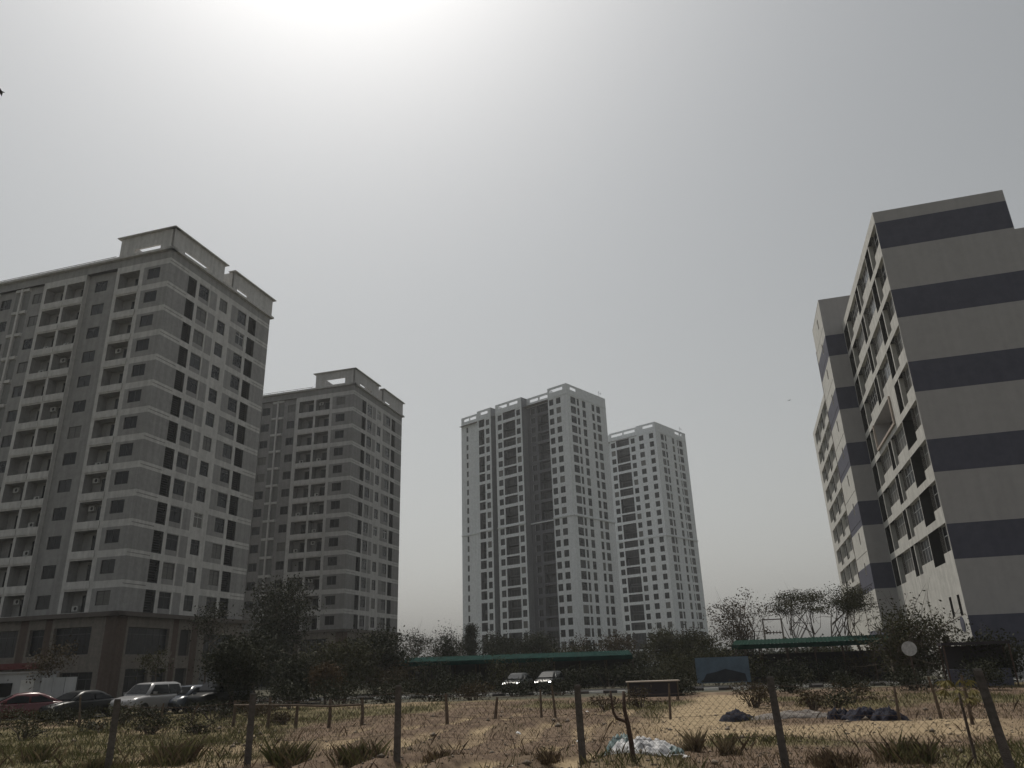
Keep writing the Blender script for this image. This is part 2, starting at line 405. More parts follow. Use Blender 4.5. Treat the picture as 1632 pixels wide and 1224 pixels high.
    podium(FR, W, [(1.6, 7.8, 4.4, 7.15, 6, 0.75, 'glaze'), (9.6, 11.35, 4.3, 7.15, 1, 0, 'dark'), (13.8, 19.2, 3.55, 6.75, 5, 0.7, 'glaze'),
                   (2.0, 5.25, 0.02, 3.0, 3, 0.75, 'door'), (9.5, 11.35, 0.02, 2.95, 1, 0, 'dark'), (13.6, 19.8, 0.02, 3.1, 1, 0, 'shutter'), (5.9, 8.0, 0.02, 3.0, 2, 0.75, 'door')])
    lc = [(3.0, 7.95, 4.5, 7.25, 5, 0.75, 'glaze'), (9.2, 11.2, 4.5, 7.2, 2, 0.75, 'glaze'), (2.0, 6.2, 0.02, 2.8, 4, 0.75, 'door'), (9.0, 11.2, 0.02, 2.8, 2, 0.75, 'door')]
    k = 12.8
    while k + 5 < length:
        lc += [(k, k + 4.6, 4.5, 7.25, 5, 0.75, 'glaze'), (k, k + 4.6, 0.02, 2.8, 4, 0.75, 'door')]; k += 6.4
    podium(FL, length, lc)
    for Fc, L, x in ((FR, W, 0.0), (FL, length, 0.003)): Fc.box(pb, -0.7, L + 0.5, z0 - 0.45, z0 - 0.002 - x, -0.3, 0.7, 'cornice_dark')
    pb.build('podium', root)
    if kind == 1:       # the second block wears a darker coat of the same paints
        sw = {'paint_light': mat('paint_light_dull', (0.44, 0.435, 0.43), streak=0.12), 'paint_grey': mat('paint_grey_dull', (0.225, 0.222, 0.22), streak=0.12), 'paint_dim': mat('paint_dim_dull', (0.15, 0.15, 0.15), streak=0.12)}
        for o in root.children:
            if o.name.split('.')[0] in ('wall', 'roof_screen'):
                for i, m_ in enumerate(o.data.materials):
                    if m_.name in sw: o.data.materials[i] = sw[m_.name]
    if kind == 0:
        ab = MB(); FL.box(ab, 9.0, 24.0, 3.3, 3.9, 0.14, 0.5, 'red_awning'); ab.build('awning', root)
    return root

# ---------------------------------------------------- white towers (two of one kind)
def tower(loc, label, zonesL, zonesR, LL, LR, nf, z_first, pitch, slotsL, slotsR, seed):
    root = thing('apartment_tower', label, 'building', loc)
    dr, nr, dl, nl = axes(HH)
    FR = Face((0, 0), dr, nr); FL = Face((0, 0), dl, nl)
    mb = MB(); ztop = z_first + pitch * nf; zroof = ztop + 3.5
    def do(Fc, zones, L, slots):
        prev = None
        for (u0, u1, off, wins, logs) in zones:
            Fc.quad(mb, u0, u1, 0, z_first, off, 'tower_white')
            for i in range(nf):
                b = z_first + pitch * i
                w0, w1 = (0.65, 2.65) if Fc is FL else (0.45, 2.8)
                H = [(a, c, b + w0, b + w1, 0.22, None, 'tower_white') for a, c in wins]
                k = (nf - 1 - i) % 3                       # loggias: one single storey, then a pair run together
                for a, c in logs:
                    lo, hi = (b + 0.55, b + pitch - 0.05) if k == 0 else ((b + 0.0, b + 2.75) if k == 1 else (b + 0.55, b + pitch))
                    H.append((a, c, lo, hi, 1.4, 'tower_recess_shade', 'tower_recess_shade'))
                Fc.grid(mb, u0, u1, b, b + pitch, off, H, lambda u, z: 'tower_white' if off > -2.4 else 'tower_recess_shade')
                for a, c in wins: window(Fc, root, a, c, b + w0, b + w1, off - 0.17, 2 if c - a > 1.3 else 1)
                for a, c in logs:
                    w = (c - a)
                    window(Fc, root, a + 0.08 * w, a + 0.92 * w, b + 0.56, b + 2.6, off - 1.36, 4 if w > 4 else 2, name='balcony_door', g=WR.choice(['glass', 'glass_pale']))
            # crown wall over the roof, slotted
            H = [(a, c, ztop + 1.75, ztop + 2.75, 0.25, None, 'tower_white') for a, c in slots if u0 <= a and c <= u1]
            Fc.grid(mb, u0, u1, ztop, zroof, off, H, lambda u, z: 'tower_white')
            Fc.grid(mb, u0, u1, ztop, zroof, off - 0.25, [(h[0], h[1], h[2], h[3], 0.0, None, 'tower_white') for h in H], lambda u, z: 'tower_white')
            mb.poly([Fc.p(u0, zroof, off), Fc.p(u1, zroof, off), Fc.p(u1, zroof, off - 0.25), Fc.p(u0, zroof, off - 0.25)], 'tower_white')
            Fc.box(mb, u0 + 0.02, u1 - 0.02, ztop - 0.001, ztop + 0.18, off - 2.0 - u0 * 1e-4, off + 0.12, 'tower_white')
            Fc.box(mb, u0 + 0.02, u1 - 0.02, 43.6, 43.95, off + 0.002, off + 0.35, 'tower_white')
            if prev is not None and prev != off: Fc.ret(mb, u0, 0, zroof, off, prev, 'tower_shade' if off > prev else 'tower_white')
            prev = off
        return prev
    do(FL, zonesL, LL, slotsL); do(FR, zonesR, LR, slotsR)
    back = Face((dr[0] * LR, dr[1] * LR), dl, (-nl[0], -nl[1])); back.quad(mb, 0, LL, 0, ztop, 0, 'tower_white')
    far = Face((dl[0] * LL, dl[1] * LL), dr, (-nr[0], -nr[1])); far.quad(mb, 2.6, LR, 0, ztop, 0, 'tower_white')
    q = lambda u, v, z: (dr[0] * u + dl[0] * v, dr[1] * u + dl[1] * v, z)
    mb.poly([q(0.3, 0.3, ztop + 0.1), q(LR, 0.3, ztop + 0.1), q(LR, LL, ztop + 0.1), q(0.3, LL, ztop + 0.1)], 'concrete')
    mb.build('wall', root)
    ab = MB(); ab.tube([q(LR - 2, 1.0, zroof), q(LR - 2, 1.0, zroof + 2.6)], 0.06, 'metal_grey', 5); ab.tube([q(LR - 2.6, 1.0, zroof + 1.9), q(LR - 0.6, 1.0, zroof + 1.9)], 0.05, 'metal_grey', 5)
    ab.tube([q(LR - 0.9, 1.0, zroof + 1.5), q(LR - 0.9, 1.0, zroof + 2.3)], 0.05, 'metal_grey', 5)
    ab.build('roof_antenna', root)
    return root

# ---------------------------------------------------- striped block on the right
def striped_block(loc, label):
    root = thing('striped_block', label, 'building', loc)
    dr, nr, dl, nl = axes(G)
    # the long face runs away along dr and looks left; the end face runs right and looks at the viewer
    FS = Face((0, 0), dr, (-nr[0], -nr[1])); FE = Face((0, 0), (-dl[0], -dl[1]), nl)
    mb = MB(); ZT = 38.9; P = 3.336; B0 = 7.92; L = 73.0; T0, T1, TP = 25.0, 34.6, 2.1; TZ = 42.6
    def stripe(z):
        for k in range(7):
            if 35.16 - 6.672 * k < z < 37.8 - 6.672 * k: return 'stripe_navy'
        return 'stripe_taupe'
    zb = [z for k in range(7) for z in (35.16 - 6.672 * k, 37.8 - 6.672 * k) if 0 < z < 37.9]
    FE.grid(mb, 0, 10.3, 0, ZT, 0, [], lambda u, z: stripe(z), zb=zb)
    FE.grid(mb, 10.3, 24, 0, 35.0, 0, [(11.0, 12.6, 31.9, 33.7, 0.3, None, 'stripe_taupe')], lambda u, z: stripe(z), zb=zb)
    window(FE, root, 11.0, 12.6, 31.9, 33.7, -0.2, 2)
    mb.poly([FE.p(10.3, 35, 0), FE.p(24, 35, 0), FE.p(24, 35, -30), FE.p(10.3, 35, -30)], 'concrete')
    FE.ret(mb, 10.3, 35, ZT, 0, -40, 'stripe_taupe'); FE.ret(mb, 24, 0, 35, 0, -40, 'stripe_taupe')
    mb.poly([FS.p(0.2, ZT - 0.6, -0.2), FS.p(L, ZT - 0.6, -0.2), FS.p(L, ZT - 0.6, -10.2), FS.p(0.2, ZT - 0.6, -10.2)], 'concrete')
    FS.ret(mb, L, 0, ZT, 0, -14, 'slab_cream')
    near = [(0.12, 2.7), (6.6, 11.1), (14.4, 19.2)]; nlog = [(2.7, 6.45), (11.1, 14.25), (19.2, 24.7)]
    far_ = [(36.2 + 7.4 * k, 40.6 + 7.4 * k) for k in range(5)]; flog = [(40.7 + 7.4 * k, 43.5 + 7.4 * k) for k in range(4)]
    fins = MB()
    rnd = random.Random(8)
    # ground storeys: plain wall with two slits, a dark entrance and a round recess
    FS.grid(mb, 0, T0, 0, B0, 0, [(3.55, 4.3, 4.5, 6.0, 0.2, 'recess_shade_dark', 'recess_shade_dark'), (1.05, 1.8, 4.5, 6.0, 0.2, 'recess_shade_dark', 'recess_shade_dark'),
                                 (7.0, 9.6, 0.02, 3.2, 1.2, 'recess_shade_dark', 'recess_shade_dark')], lambda u, z: 'slab_cream')
    FS.grid(mb, T1, L, 0, B0, 0, [(38 + 8 * k, 41 + 8 * k, 0.02, 3.0, 0.6, 'recess_shade_dark', 'recess_shade_dark') for k in range(4)], lambda u, z: 'slab_cream')
    for k in range(9):
        b = B0 + P * k
        for (ua, ub_, wins, logs) in ((0, T0, near, nlog), (T1, L, far_, flog)):
            H = []
            for a, c in wins:
                if ua == 0 and k == 4 and a > 6: continue
                H.append((a, c, b + 1.25, b + P - 0.02, 0.36, None, 'slab_cream'))
            for a, c in logs:
                if ua == 0 and k == 4 and 11 < a < 15: continue
                H.append((a, c, b + 0.6, b + P - 0.02, 1.15, 'recess_shade_dark', 'recess_shade_dark'))
            if ua == 0 and k == 4: H.append((9.3, 18.8, b + 0.75, b + P - 0.02, 1.6, 'recess_shade_dark', 'stripe_taupe'))
            FS.grid(mb, ua, ub_, b, b + P, 0, H, lambda u, z: 'slab_cream')
            for a, c in wins:
                if ua == 0 and k == 4 and a > 6: continue
                n = 2 if c - a < 3 else 4
                window(FS, root, a, c, b + 1.25, b + P - 0.02, -0.3, n, 0.62, frame='frame_white', g=rnd.choice(['glass', 'glass_pale', 'glass_pale', 'glass_curtain']))
            for a, c in logs:
                if ua == 0 and ((k == 4 and 11 < a < 15) or (a < 5 and k < 4)): continue
                mid = (a + c) / 2
                fb = MB(); FS.box(fb, mid - 0.13, mid + 0.13, b + 0.602, b + P - 0.022, -1.1, -0.02, 'slab_cream'); fb.build('fin', root)
    fr = MB(); b = B0 + P * 4
    FS.box(fr, 9.0, 19.1, b + 0.5, b + 0.72, 0.003, 0.16, 'plank_pale'); FS.box(fr, 9.0, 9.28, b + 0.722, b + P - 0.1, 0.003, 0.16, 'plank_pale'); FS.box(fr, 18.82, 19.1, b + 0.722, b + P - 0.1, 0.003, 0.16, 'plank_pale')
    fr.build('hoist_frame', root)
    FS.quad(mb, 0, L, B0 + P * 9, ZT, 0, 'slab_cream'); mb.poly([FS.p(0, ZT, 0), FS.p(L, ZT, 0), FS.p(L, ZT, -0.2), FS.p(0, ZT, -0.2)], 'slab_cream')
    mb.build('wall', root)
    # projecting stair tower, stripes carried round
    tb = MB()
    o = Vector((dr[0] * T0, dr[1] * T0)); tow = Face((o.x, o.y), dl, nl)
    tow.grid(tb, -4.0, TP, ZT, TZ, 0, [], lambda u, z: 'stripe_taupe'); tow.grid(tb, 0, TP, 0, ZT, 0, [], lambda u, z: stripe(z), zb=zb)
    FT = Face((FS.p(T0, 0, TP)[0], FS.p(T0, 0, TP)[1]), dr, (-nr[0], -nr[1])); D = T1 - T0
    for i in range(12):
        za = TZ - 3.336 * (i + 1) if i < 11 else 0; zc = TZ - 3.336 * i
        FT.grid(tb, 0, D, max(za, 0), zc, 0, [(3.4, 4.1, max(za, 0) + 1.0, max(za, 0) + 2.3, 0.2, 'recess_shade_dark', 'slab_cream'), (0.6, D - 0.4, zc - 0.16, zc - 0.1, 0.05, 'recess_shade_dark', 'recess_shade_dark')],
                lambda u, z: 'slab_cream' if stripe(z) == 'stripe_taupe' else 'stripe_navy', zb=zb)
    bk = Face((FS.p(T1, 0, 0)[0], FS.p(T1, 0, 0)[1]), dl, (-nl[0], -nl[1])); bk.quad(tb, 0, TP, 0, TZ, 0, 'slab_cream'); bk.quad(tb, -4, 0, ZT, TZ, 0, 'slab_cream')
    tb.poly([FT.p(0, TZ, 0), FT.p(D, TZ, 0), FT.p(D, TZ, -6.1), FT.p(0, TZ, -6.1)], 'stripe_taupe')
    FT.ret(tb, 0, ZT, TZ, -6.1, -6.1, 'stripe_taupe')
    tb.build('stair_tower', root)
    pb = MB(); pb.tube([FT.p(D + 0.12, 0, -0.1), FT.p(D + 0.12, TZ - 3, -0.1)], 0.14, 'rust', 8); pb.build('recess_shadow_strip', root)  # dark tube stands in for the shadow in the corner recess
    cb = MB()
    ring = [FS.p(1.8 + 0.55 * math.cos(2 * math.pi * i / 24), 3.9 + 0.55 * math.sin(2 * math.pi * i / 24), 0.05) for i in range(24)]
    ring2 = [FS.p(1.8 + 0.55 * math.cos(2 * math.pi * i / 24), 3.9 + 0.55 * math.sin(2 * math.pi * i / 24), 0.002) for i in range(24)]
    cb.poly(ring, 'stripe_navy')
    for i in range(24): cb.poly([ring[i], ring[(i + 1) % 24], ring2[(i + 1) % 24], ring2[i]], 'stripe_navy')
    cb.build('round_plaque', root)
    return root

apartment(pol(91, -27.4), 'nearest grey apartment block at the left edge, with brown shop podium', 0, 40.0)
apartment(pol(133, -12.75), 'second grey apartment block, partly hidden behind the nearest one', 1, 34.0)
off = -2.5
tower(pol(223, 4.4), 'tall white apartment tower in the middle, the left and larger of the pair',
      [(0, 7.6, 0, [(2.5, 4.35), (5.4, 7.2)], []), (7.6, 18.6, -2.5, [(15.25, 17.05)], [(9.6, 14.25)]), (18.6, 30.3, 0.3, [(19.25, 21.0), (27.5, 29.4)], [(21.5, 26.9)]),
       (30.3, 32.8, -2.9, [], []), (32.8, 39.25, 0, [(33.5, 35.2)], [(35.9, 38.5)]), (39.25, 48.5, -1.5, [(45.1, 46.0)], [])],
      [(0, 21.8, 0, [(1.95, 4.75), (5.35, 6.55), (8.2, 10.1), (13.5, 15.0), (16.1, 18.3)], [])], 48.5, 21.8, 25, 2.3, 3.2,
      [(1.5, 6.8), (9.4, 13.0), (13.6, 17.2), (20.2, 24.0), (25.0, 28.9), (34.2, 37.6), (41.2, 44.2), (44.6, 47.2)], [(2.0, 5.2)], 1)
tower(pol(271.5, 11.2), 'white apartment tower on the right of the pair, farther away and smaller',
      [(0, 8.3, 0, [(1.15, 2.95), (5.4, 7.4)], []), (8.3, 21.0, -0.8, [(9.8, 11.6), (18.7, 20.6)], [(12.3, 18.1)]), (21.0, 34, -2.0, [], [])],
      [(0, 22.9, 0, [(3.5, 5.8), (6.4, 7.7), (11.8, 13.5), (15.6, 16.4), (17.0, 19.7)], [])], 34.0, 22.9, 25, 2.3, 3.2,
      [(1.0, 5.4), (9.4, 14.4), (15.0, 20.2)], [(14.6, 18.0), (19.0, 20.0)], 2)
striped_block(pol(66, 29.7), 'pale block with dark horizontal stripes on its blank end wall, at the right')

# ------------------------------------------------------------------ ground
rng = np.random.default_rng(4)
def vnoise(x, y, sc, seed):
    """smooth value noise on arrays"""
    r = np.random.default_rng(seed); T = r.random((256, 256))
    fx, fy = x / sc + 1000.5, y / sc + 1000.5
    ix, iy = np.floor(fx).astype(int), np.floor(fy).astype(int); tx, ty = fx - ix, fy - iy
    tx = tx * tx * (3 - 2 * tx); ty = ty * ty * (3 - 2 * ty)
    g = lambda a, b: T[a % 256, b % 256]
    return (g(ix, iy) * (1 - tx) + g(ix + 1, iy) * tx) * (1 - ty) + (g(ix, iy + 1) * (1 - tx) + g(ix + 1, iy + 1) * tx) * ty
def sstep(a, b, x):
    t = np.clip((x - a) / (b - a), 0, 1); return t * t * (3 - 2 * t)
def field(x, y):
    """field mask, sandy share, green share, height of the waste ground"""
    fm = sstep(4, 9, y) * (1 - sstep(50, 54, y)) * (1 - sstep(34, 40, np.abs(x)))
    n1 = vnoise(x, y, 5.0, 1); n2 = vnoise(x, y, 1.7, 2); n3 = vnoise(x, y, 0.6, 3); n4 = vnoise(x, y, 0.25, 6)
    cx = 6.2 + (y - 28) * 0.30                                     # worn sandy path going away to the right
    path = 1 - sstep(1.3, 2.4, np.abs(x - cx) + (n2 - 0.5) * 1.6); path = path * sstep(25.5, 27.5, y) * (1 - sstep(46, 49, y))
    flat = (1 - sstep(1.6, 3.6, np.abs(y - 24.6 + 0.10 * x) + (n2 - 0.5) * 3)) * sstep(1.5, 5, x) * (1 - sstep(11, 16, x))
    v = x * math.cos(G) - y * math.sin(G)
    row = 0.5 + 0.5 * np.sin(2 * math.pi * v / 1.6 + 5.0 * (n1 - 0.5) + 2.0 * (n2 - 0.5))
    rows = sstep(-7.5, -4.5, x) * (1 - sstep(1.5, 4.5, x - (y - 22) * 0.2)) * (1 - sstep(33, 38, y))
    sand = np.maximum(np.maximum(path, flat * 0.9), rows * sstep(0.5, 0.85, 1 - row) * (0.45 + 0.9 * n2) * (0.5 + n3))
    sand = np.clip(sand + 0.55 * sstep(0.60, 0.82, n1 * 0.55 + n2 * 0.45) * (1 - rows), 0, 1)
    green = sstep(0.48, 0.66, vnoise(x, y, 4.0, 5) * 0.6 + n2 * 0.4 + 0.26 * (1 - sstep(-10, -3, x))) * (1 - sand) * (1 - 0.85 * rows)
    z = fm * (0.16 * (n1 - 0.5) + 0.10 * (n2 - 0.5) + 0.05 * (n3 - 0.5) + 0.025 * (n4 - 0.5) + rows * 0.22 * (row - 0.5) * (0.6 + 0.8 * n2) - 0.05 * path)
    return fm, sand, green, rows, z
def spaced(lo, hi, fine, edge):
    a = [0.0]; core = np.arange(lo, hi + 1e-6, fine)
    up = []; s_, p_ = fine, hi
    while p_ < edge: s_ *= 1.35; p_ += s_; up.append(p_)
    dn = []; s_, p_ = fine, lo
    while p_ > -edge: s_ *= 1.35; p_ -= s_; dn.append(p_)
    return np.array(dn[::-1] + list(core) + up)
gx = spaced(-30, 26, 0.16, 2500); gy = spaced(12, 56, 0.16, 2500)
XX, YY = np.meshgrid(gx, gy); fm, sand, green, rows, ZZ = field(XX, YY)
nx_, ny_ = len(gx), len(gy)
me = bpy.data.meshes.new('ground')
V = np.stack([XX, YY, ZZ], -1).reshape(-1, 3)
idx = np.arange(nx_ * ny_).reshape(ny_, nx_)
Q = np.stack([idx[:-1, :-1], idx[:-1, 1:], idx[1:, 1:], idx[1:, :-1]], -1).reshape(-1, 4)
def np_mesh(me, V, Q):
    k = Q.shape[1]
    me.vertices.add(len(V)); me.vertices.foreach_set('co', V.astype(np.float32).ravel())
    me.loops.add(Q.size); me.loops.foreach_set('vertex_index', Q.astype(np.int32).ravel())
    me.polygons.add(len(Q)); me.polygons.foreach_set('loop_start', np.arange(0, Q.size, k, dtype=np.int32))
    me.update(calc_edges=True)
np_mesh(me, V, Q)
for nm, arr in (('sand', sand), ('green', green), ('field', fm)):
    at = me.attributes.new(nm, 'FLOAT', 'POINT'); at.data.foreach_set('value', arr.astype(np.float32).ravel())
me.polygons.foreach_set('use_smooth', np.ones(len(Q), bool))
gm = bpy.data.materials.new('ground_soil'); gm.use_nodes = True; nt = gm.node_tree; bs = nt.nodes['Principled BSDF']
bs.inputs['Roughness'].default_value = 0.95; bs.inputs['Specular IOR Level'].default_value = 0.1
def nd(t, **k):
    n = nt.nodes.new(t)
    for a, b in k.items(): setattr(n, a, b)
    return n
tc = nd('ShaderNodeTexCoord')
def noise(sc, det=6):
    n = nd('ShaderNodeTexNoise'); n.inputs['Scale'].default_value = sc; n.inputs['Detail'].default_value = det; n.inputs['Roughness'].default_value = 0.7
    nt.links.new(tc.outputs['Object'], n.inputs['Vector']); return n.outputs['Fac']
def ramp(src, c1, c2, a=0.3, b=0.7):
    r = nd('ShaderNodeValToRGB'); r.color_ramp.elements[0].color = (*c1, 1); r.color_ramp.elements[1].color = (*c2, 1)
    r.color_ramp.elements[0].position = a; r.color_ramp.elements[1].position = b; nt.links.new(src, r.inputs[0]); return r.outputs[0]
def mixc(f, a, b):
    x = nd('ShaderNodeMix', data_type='RGBA'); nt.links.new(f, x.inputs['Factor']); nt.links.new(a, x.inputs['A']); nt.links.new(b, x.inputs['B']); return x.outputs['Result']
def attr(n): a = nd('ShaderNodeAttribute', attribute_name=n); return a.outputs['Fac']
soil = ramp(noise(2.2), (0.075, 0.052, 0.038), (0.205, 0.15, 0.108))
sandc = ramp(noise(3.5), (0.17, 0.128, 0.078), (0.41, 0.32, 0.205))
greenc = ramp(noise(4.0), (0.08, 0.068, 0.036), (0.17, 0.145, 0.08))
far_c = ramp(noise(0.08), (0.06, 0.058, 0.045), (0.10, 0.095, 0.07))
c = mixc(attr('green'), soil, greenc); c = mixc(attr('sand'), c, sandc); c = mixc(attr('field'), far_c, c)
nt.links.new(c, bs.inputs['Base Color'])
bp = nd('ShaderNodeBump'); bp.inputs['Strength'].default_value = 0.6; bp.inputs['Distance'].default_value = 0.06
nt.links.new(noise(14.0, 4), bp.inputs['Height']); nt.links.new(bp.outputs[0], bs.inputs['Normal'])
me.materials.append(gm)
tag(link(bpy.data.objects.new('ground', me)), kind='structure')
def gz(x, y): return float(field(np.array([x]), np.array([y]))[4][0])

# road beyond the field, its painted kerb, and the parking strip on the left
KD = Vector((28.2, -4.2, 0)).normalized(); KN = Vector((-KD.y, KD.x, 0)); K0 = Vector((-6.1, 59.3, 0))
rb = MB()
a, b = K0 - KD * 90, K0 + KD * 60
rb.poly([a + KN * 0.15 + Vector((0, 0, 0.03)), b + KN * 0.15 + Vector((0, 0, 0.03)), b + KN * 8.2 + Vector((0, 0, 0.03)), a + KN * 8.2 + Vector((0, 0, 0.03))], 'asphalt')
tag(rb.build('road'), kind='structure')
pk = MB()
pk.poly([(-44, 44.2, 0.035), (-14.5, 46.6, 0.035), (-14.2, 57.5, 0.035), (-44, 62.0, 0.035)], 'asphalt')
tag(pk.build('parking_apron'), kind='structure')
kb = bpy.data.objects.new('kerb', None); link(kb); tag(kb, kind='structure'); kb.location = K0
km = {}
for c_ in ('kerb_white', 'kerb_dark'):
    q = MB(); q.box((0.01, -0.3, -0.1), (0.99, 0.0, 0.16), c_); km[c_] = q.mesh('kerb_stone')
ang = math.atan2(KD.y, KD.x)
for i in range(-16, 40):
    o = link(bpy.data.objects.new('kerb_stone', km['kerb_white' if i % 2 else 'kerb_dark']), kb)
    o.location = KD * (i * 1.0); o.rotation_euler = (0, 0, ang)

# ------------------------------------------------------------------ vegetation
def leaves_mesh(name, C, L, Wd, mt, r, axis=None):
    """one rhombic leaf per centre"""
    n = len(C)
    a = r.normal(size=(n, 3)) if axis is None else axis + r.normal(size=(n, 3)) * 0.5
    a /= np.linalg.norm(a, axis=1)[:, None]
    b = np.cross(a, r.normal(size=(n, 3))); b /= np.linalg.norm(b, axis=1)[:, None]
    l = (L * r.uniform(0.6, 1.35, n))[:, None]; w = (Wd * r.uniform(0.6, 1.3, n))[:, None]
    V = np.stack([C - a * l / 2, C + b * w / 2 + a * l * 0.05, C + a * l / 2, C - b * w / 2 + a * l * 0.05], 1).reshape(-1, 3)
    me = bpy.data.meshes.new(name); np_mesh(me, V, np.arange(4 * n).reshape(-1, 4)); me.materials.append(MATS[mt]); return me

def tree(name, label, loc, h, rx, rz, czf, nclump, per, leaf, lw, mt, seed, trunk=0.12, rc=0.8, flat=0.7, trunks=1, group=None, ry=None, lean=(0, 0), shape='ball', twig=2):
    r = np.random.default_rng(seed); ry = ry or rx
    root = thing(name, label, 'tree', loc, 0, group)
    cz = h - rz
    P = []
    while len(P) < nclump:
        p = r.uniform(-1, 1, 3); d = np.linalg.norm(p)
        if d > 1 or d < 0.25: continue
        if shape == 'dome' and p[2] < -0.25: continue
        if shape == 'cone':
            k = 0.5 * (1 - p[2]); p[0] *= k * 1.2; p[1] *= k * 1.2
        P.append(p)
    P = np.array(P) * [rx, ry, rz] * 0.86 + [lean[0], lean[1], cz]
    mb = MB(); fork = max(0.15 * h, min(czf * h, cz - 0.2 * rz))
    stems = []
    for t in range(trunks):
        ox, oy = (0, 0) if trunks == 1 else (r.uniform(-1, 1) * rx * 0.3, r.uniform(-1, 1) * rx * 0.3)
        top = Vector((ox * 1.5 + lean[0] * 0.5 + r.normal() * 0.1 * rx, oy * 1.5 + lean[1] * 0.5 + r.normal() * 0.1 * rx, fork))
        mid = Vector((ox + r.normal() * 0.05 * h, oy + r.normal() * 0.05 * h, fork * 0.5))
        mb.tube([(ox * 0.4, oy * 0.4, -0.15), mid, top], [trunk * 1.25, trunk, trunk * 0.8], 'bark', 8)
        lead = Vector((top.x + r.normal() * 0.1 * rx, top.y + r.normal() * 0.1 * rx, cz + rz * 0.45))
        if czf < 0.7: mb.tube([top, (top + lead) / 2 + Vector(r.normal(size=3) * 0.06 * h), lead], [trunk * 0.78, trunk * 0.5, trunk * 0.15], 'bark', 6)
        stems.append((top, lead))
    for i, p in enumerate(P):
        top, lead = stems[i % trunks]
        s_ = top.lerp(lead, float(r.uniform(0, 0.55))) if p[2] > top.z + 0.3 else top
        e = Vector(p); m1 = s_.lerp(e, 0.5) + Vector(r.normal(size=3) * 0.1 * rx) - Vector((0, 0, 0.08 * rz))
        mb.tube([s_, m1, e], [trunk * 0.42, trunk * 0.26, trunk * 0.08], 'bark', 5, cap=False)
        for q in range(twig):
            e2 = e + Vector(r.normal(size=3) * rc * 0.9); mb.tube([m1.lerp(e, 0.6), m1.lerp(e2, 0.7), e2], [trunk * 0.14, trunk * 0.1, trunk * 0.04], 'bark', 4, cap=False)
    mb.build('trunk', root, True)
    ks = r.uniform(0.55, 1.35, len(P)); cnt = np.maximum(8, (per * (1.5 if per > 85 else 1.0) * ks ** 2).astype(int))
    C = np.concatenate([p + r.normal(size=(c_, 3)) * np.array([rc, rc, rc * flat]) * 0.5 * k for p, c_, k in zip(P, cnt, ks)])
    C = C[C[:, 2] > 0.1]
    link(bpy.data.objects.new('crown', leaves_mesh('crown', C, leaf, lw, mt, r)), root)
    return root

def rel(d, az): return pol(d, az)
# left part, in front of the grey blocks
tree('round_clipped_tree', 'small round-crowned dark tree beside the parked black car', rel(50.5, -19.9), 3.75, 1.65, 1.35, 0.4, 46, 190, 0.17, 0.09, 'leaf_dark', 21, trunk=0.16, rc=0.75, flat=0.9)
tree('broadleaf_tree', 'tallest dark tree in front of the second grey block', rel(82, -17.0), 11.6, 3.7, 4.2, 0.4, 44, 130, 0.3, 0.15, 'leaf_dark', 22, trunk=0.2, rc=1.5, flat=0.8)
tree('broadleaf_tree', 'dark leafy tree behind the round clipped tree', rel(70, -18.3), 5.3, 2.4, 2.1, 0.35, 34, 150, 0.24, 0.13, 'leaf_dark', 23, trunk=0.15, rc=1.2)
tree('broadleaf_tree', 'bushy dark tree at the foot of the second grey block', rel(66, -13.0), 4.8, 3.0, 2.1, 0.3, 44, 150, 0.24, 0.13, 'leaf_olive', 24, trunk=0.15, rc=1.2)
tree('broadleaf_tree', 'dark tree under the right corner of the second grey block', rel(75, -10.2), 5.3, 3.1, 2.3, 0.3, 44, 150, 0.26, 0.13, 'leaf_dark', 25, trunk=0.15, rc=1.2)
tree('broadleaf_tree', 'low dark tree directly behind the stake fence', rel(58, -15.6), 3.1, 2.0, 1.45, 0.3, 34, 150, 0.2, 0.1, 'leaf_dark', 26, trunk=0.12, rc=0.9)
tree('flame_tree', 'small tree with rusty orange new leaves among dark trees', rel(55.5, -13.7), 2.7, 1.05, 0.95, 0.35, 22, 130, 0.17, 0.09, 'leaf_orange', 27, trunk=0.08, rc=0.6)
tree('young_tree', 'thin young tree before the shop windows of the near block', rel(60, -24.8), 4.2, 1.1, 1.0, 0.6, 10, 60, 0.2, 0.1, 'leaf_olive', 28, trunk=0.05, rc=0.7)
tree('young_tree', 'tall thin tree against the right edge of the near block', rel(74, -21.6), 8.4, 1.6, 2.0, 0.55, 16, 70, 0.24, 0.12, 'leaf_dark', 29, trunk=0.08, rc=0.9)
tree('young_tree', 'spindly tree in front of the near block podium, at far left', rel(60, -30.6), 4.6, 1.4, 1.2, 0.5, 12, 70, 0.2, 0.1, 'leaf_brown', 30, trunk=0.06, rc=0.8)
# gap between the second block and the towers
tree('feathery_tree', 'sparse feathery tree silhouetted beside the second grey block', rel(93, -7.6), 6.6, 2.6, 1.9, 0.4, 30, 42, 0.3, 0.09, 'leaf_dark', 31, trunk=0.09, rc=1.0, flat=0.45, twig=4)
tree('feathery_tree', 'spiky dark tree silhouetted left of the towers', rel(90, -5.2), 5.7, 2.2, 1.9, 0.3, 30, 90, 0.3, 0.09, 'leaf_dark', 32, trunk=0.1, rc=0.9, flat=1.2, twig=4)
tree('conifer', 'pointed conifer at the left foot of the tall white tower', rel(128, -3.6), 9.4, 1.9, 4.2, 0.4, 46, 120, 0.3, 0.12, 'leaf_dark', 33, trunk=0.12, rc=0.8, shape='cone')
tree('broadleaf_tree', 'dark tree at the foot of the tall white tower, nearest the conifer', rel(118, -1.6), 6.9, 3.0, 2.4, 0.3, 36, 110, 0.32, 0.16, 'leaf_dark', 34, trunk=0.14, rc=1.3)
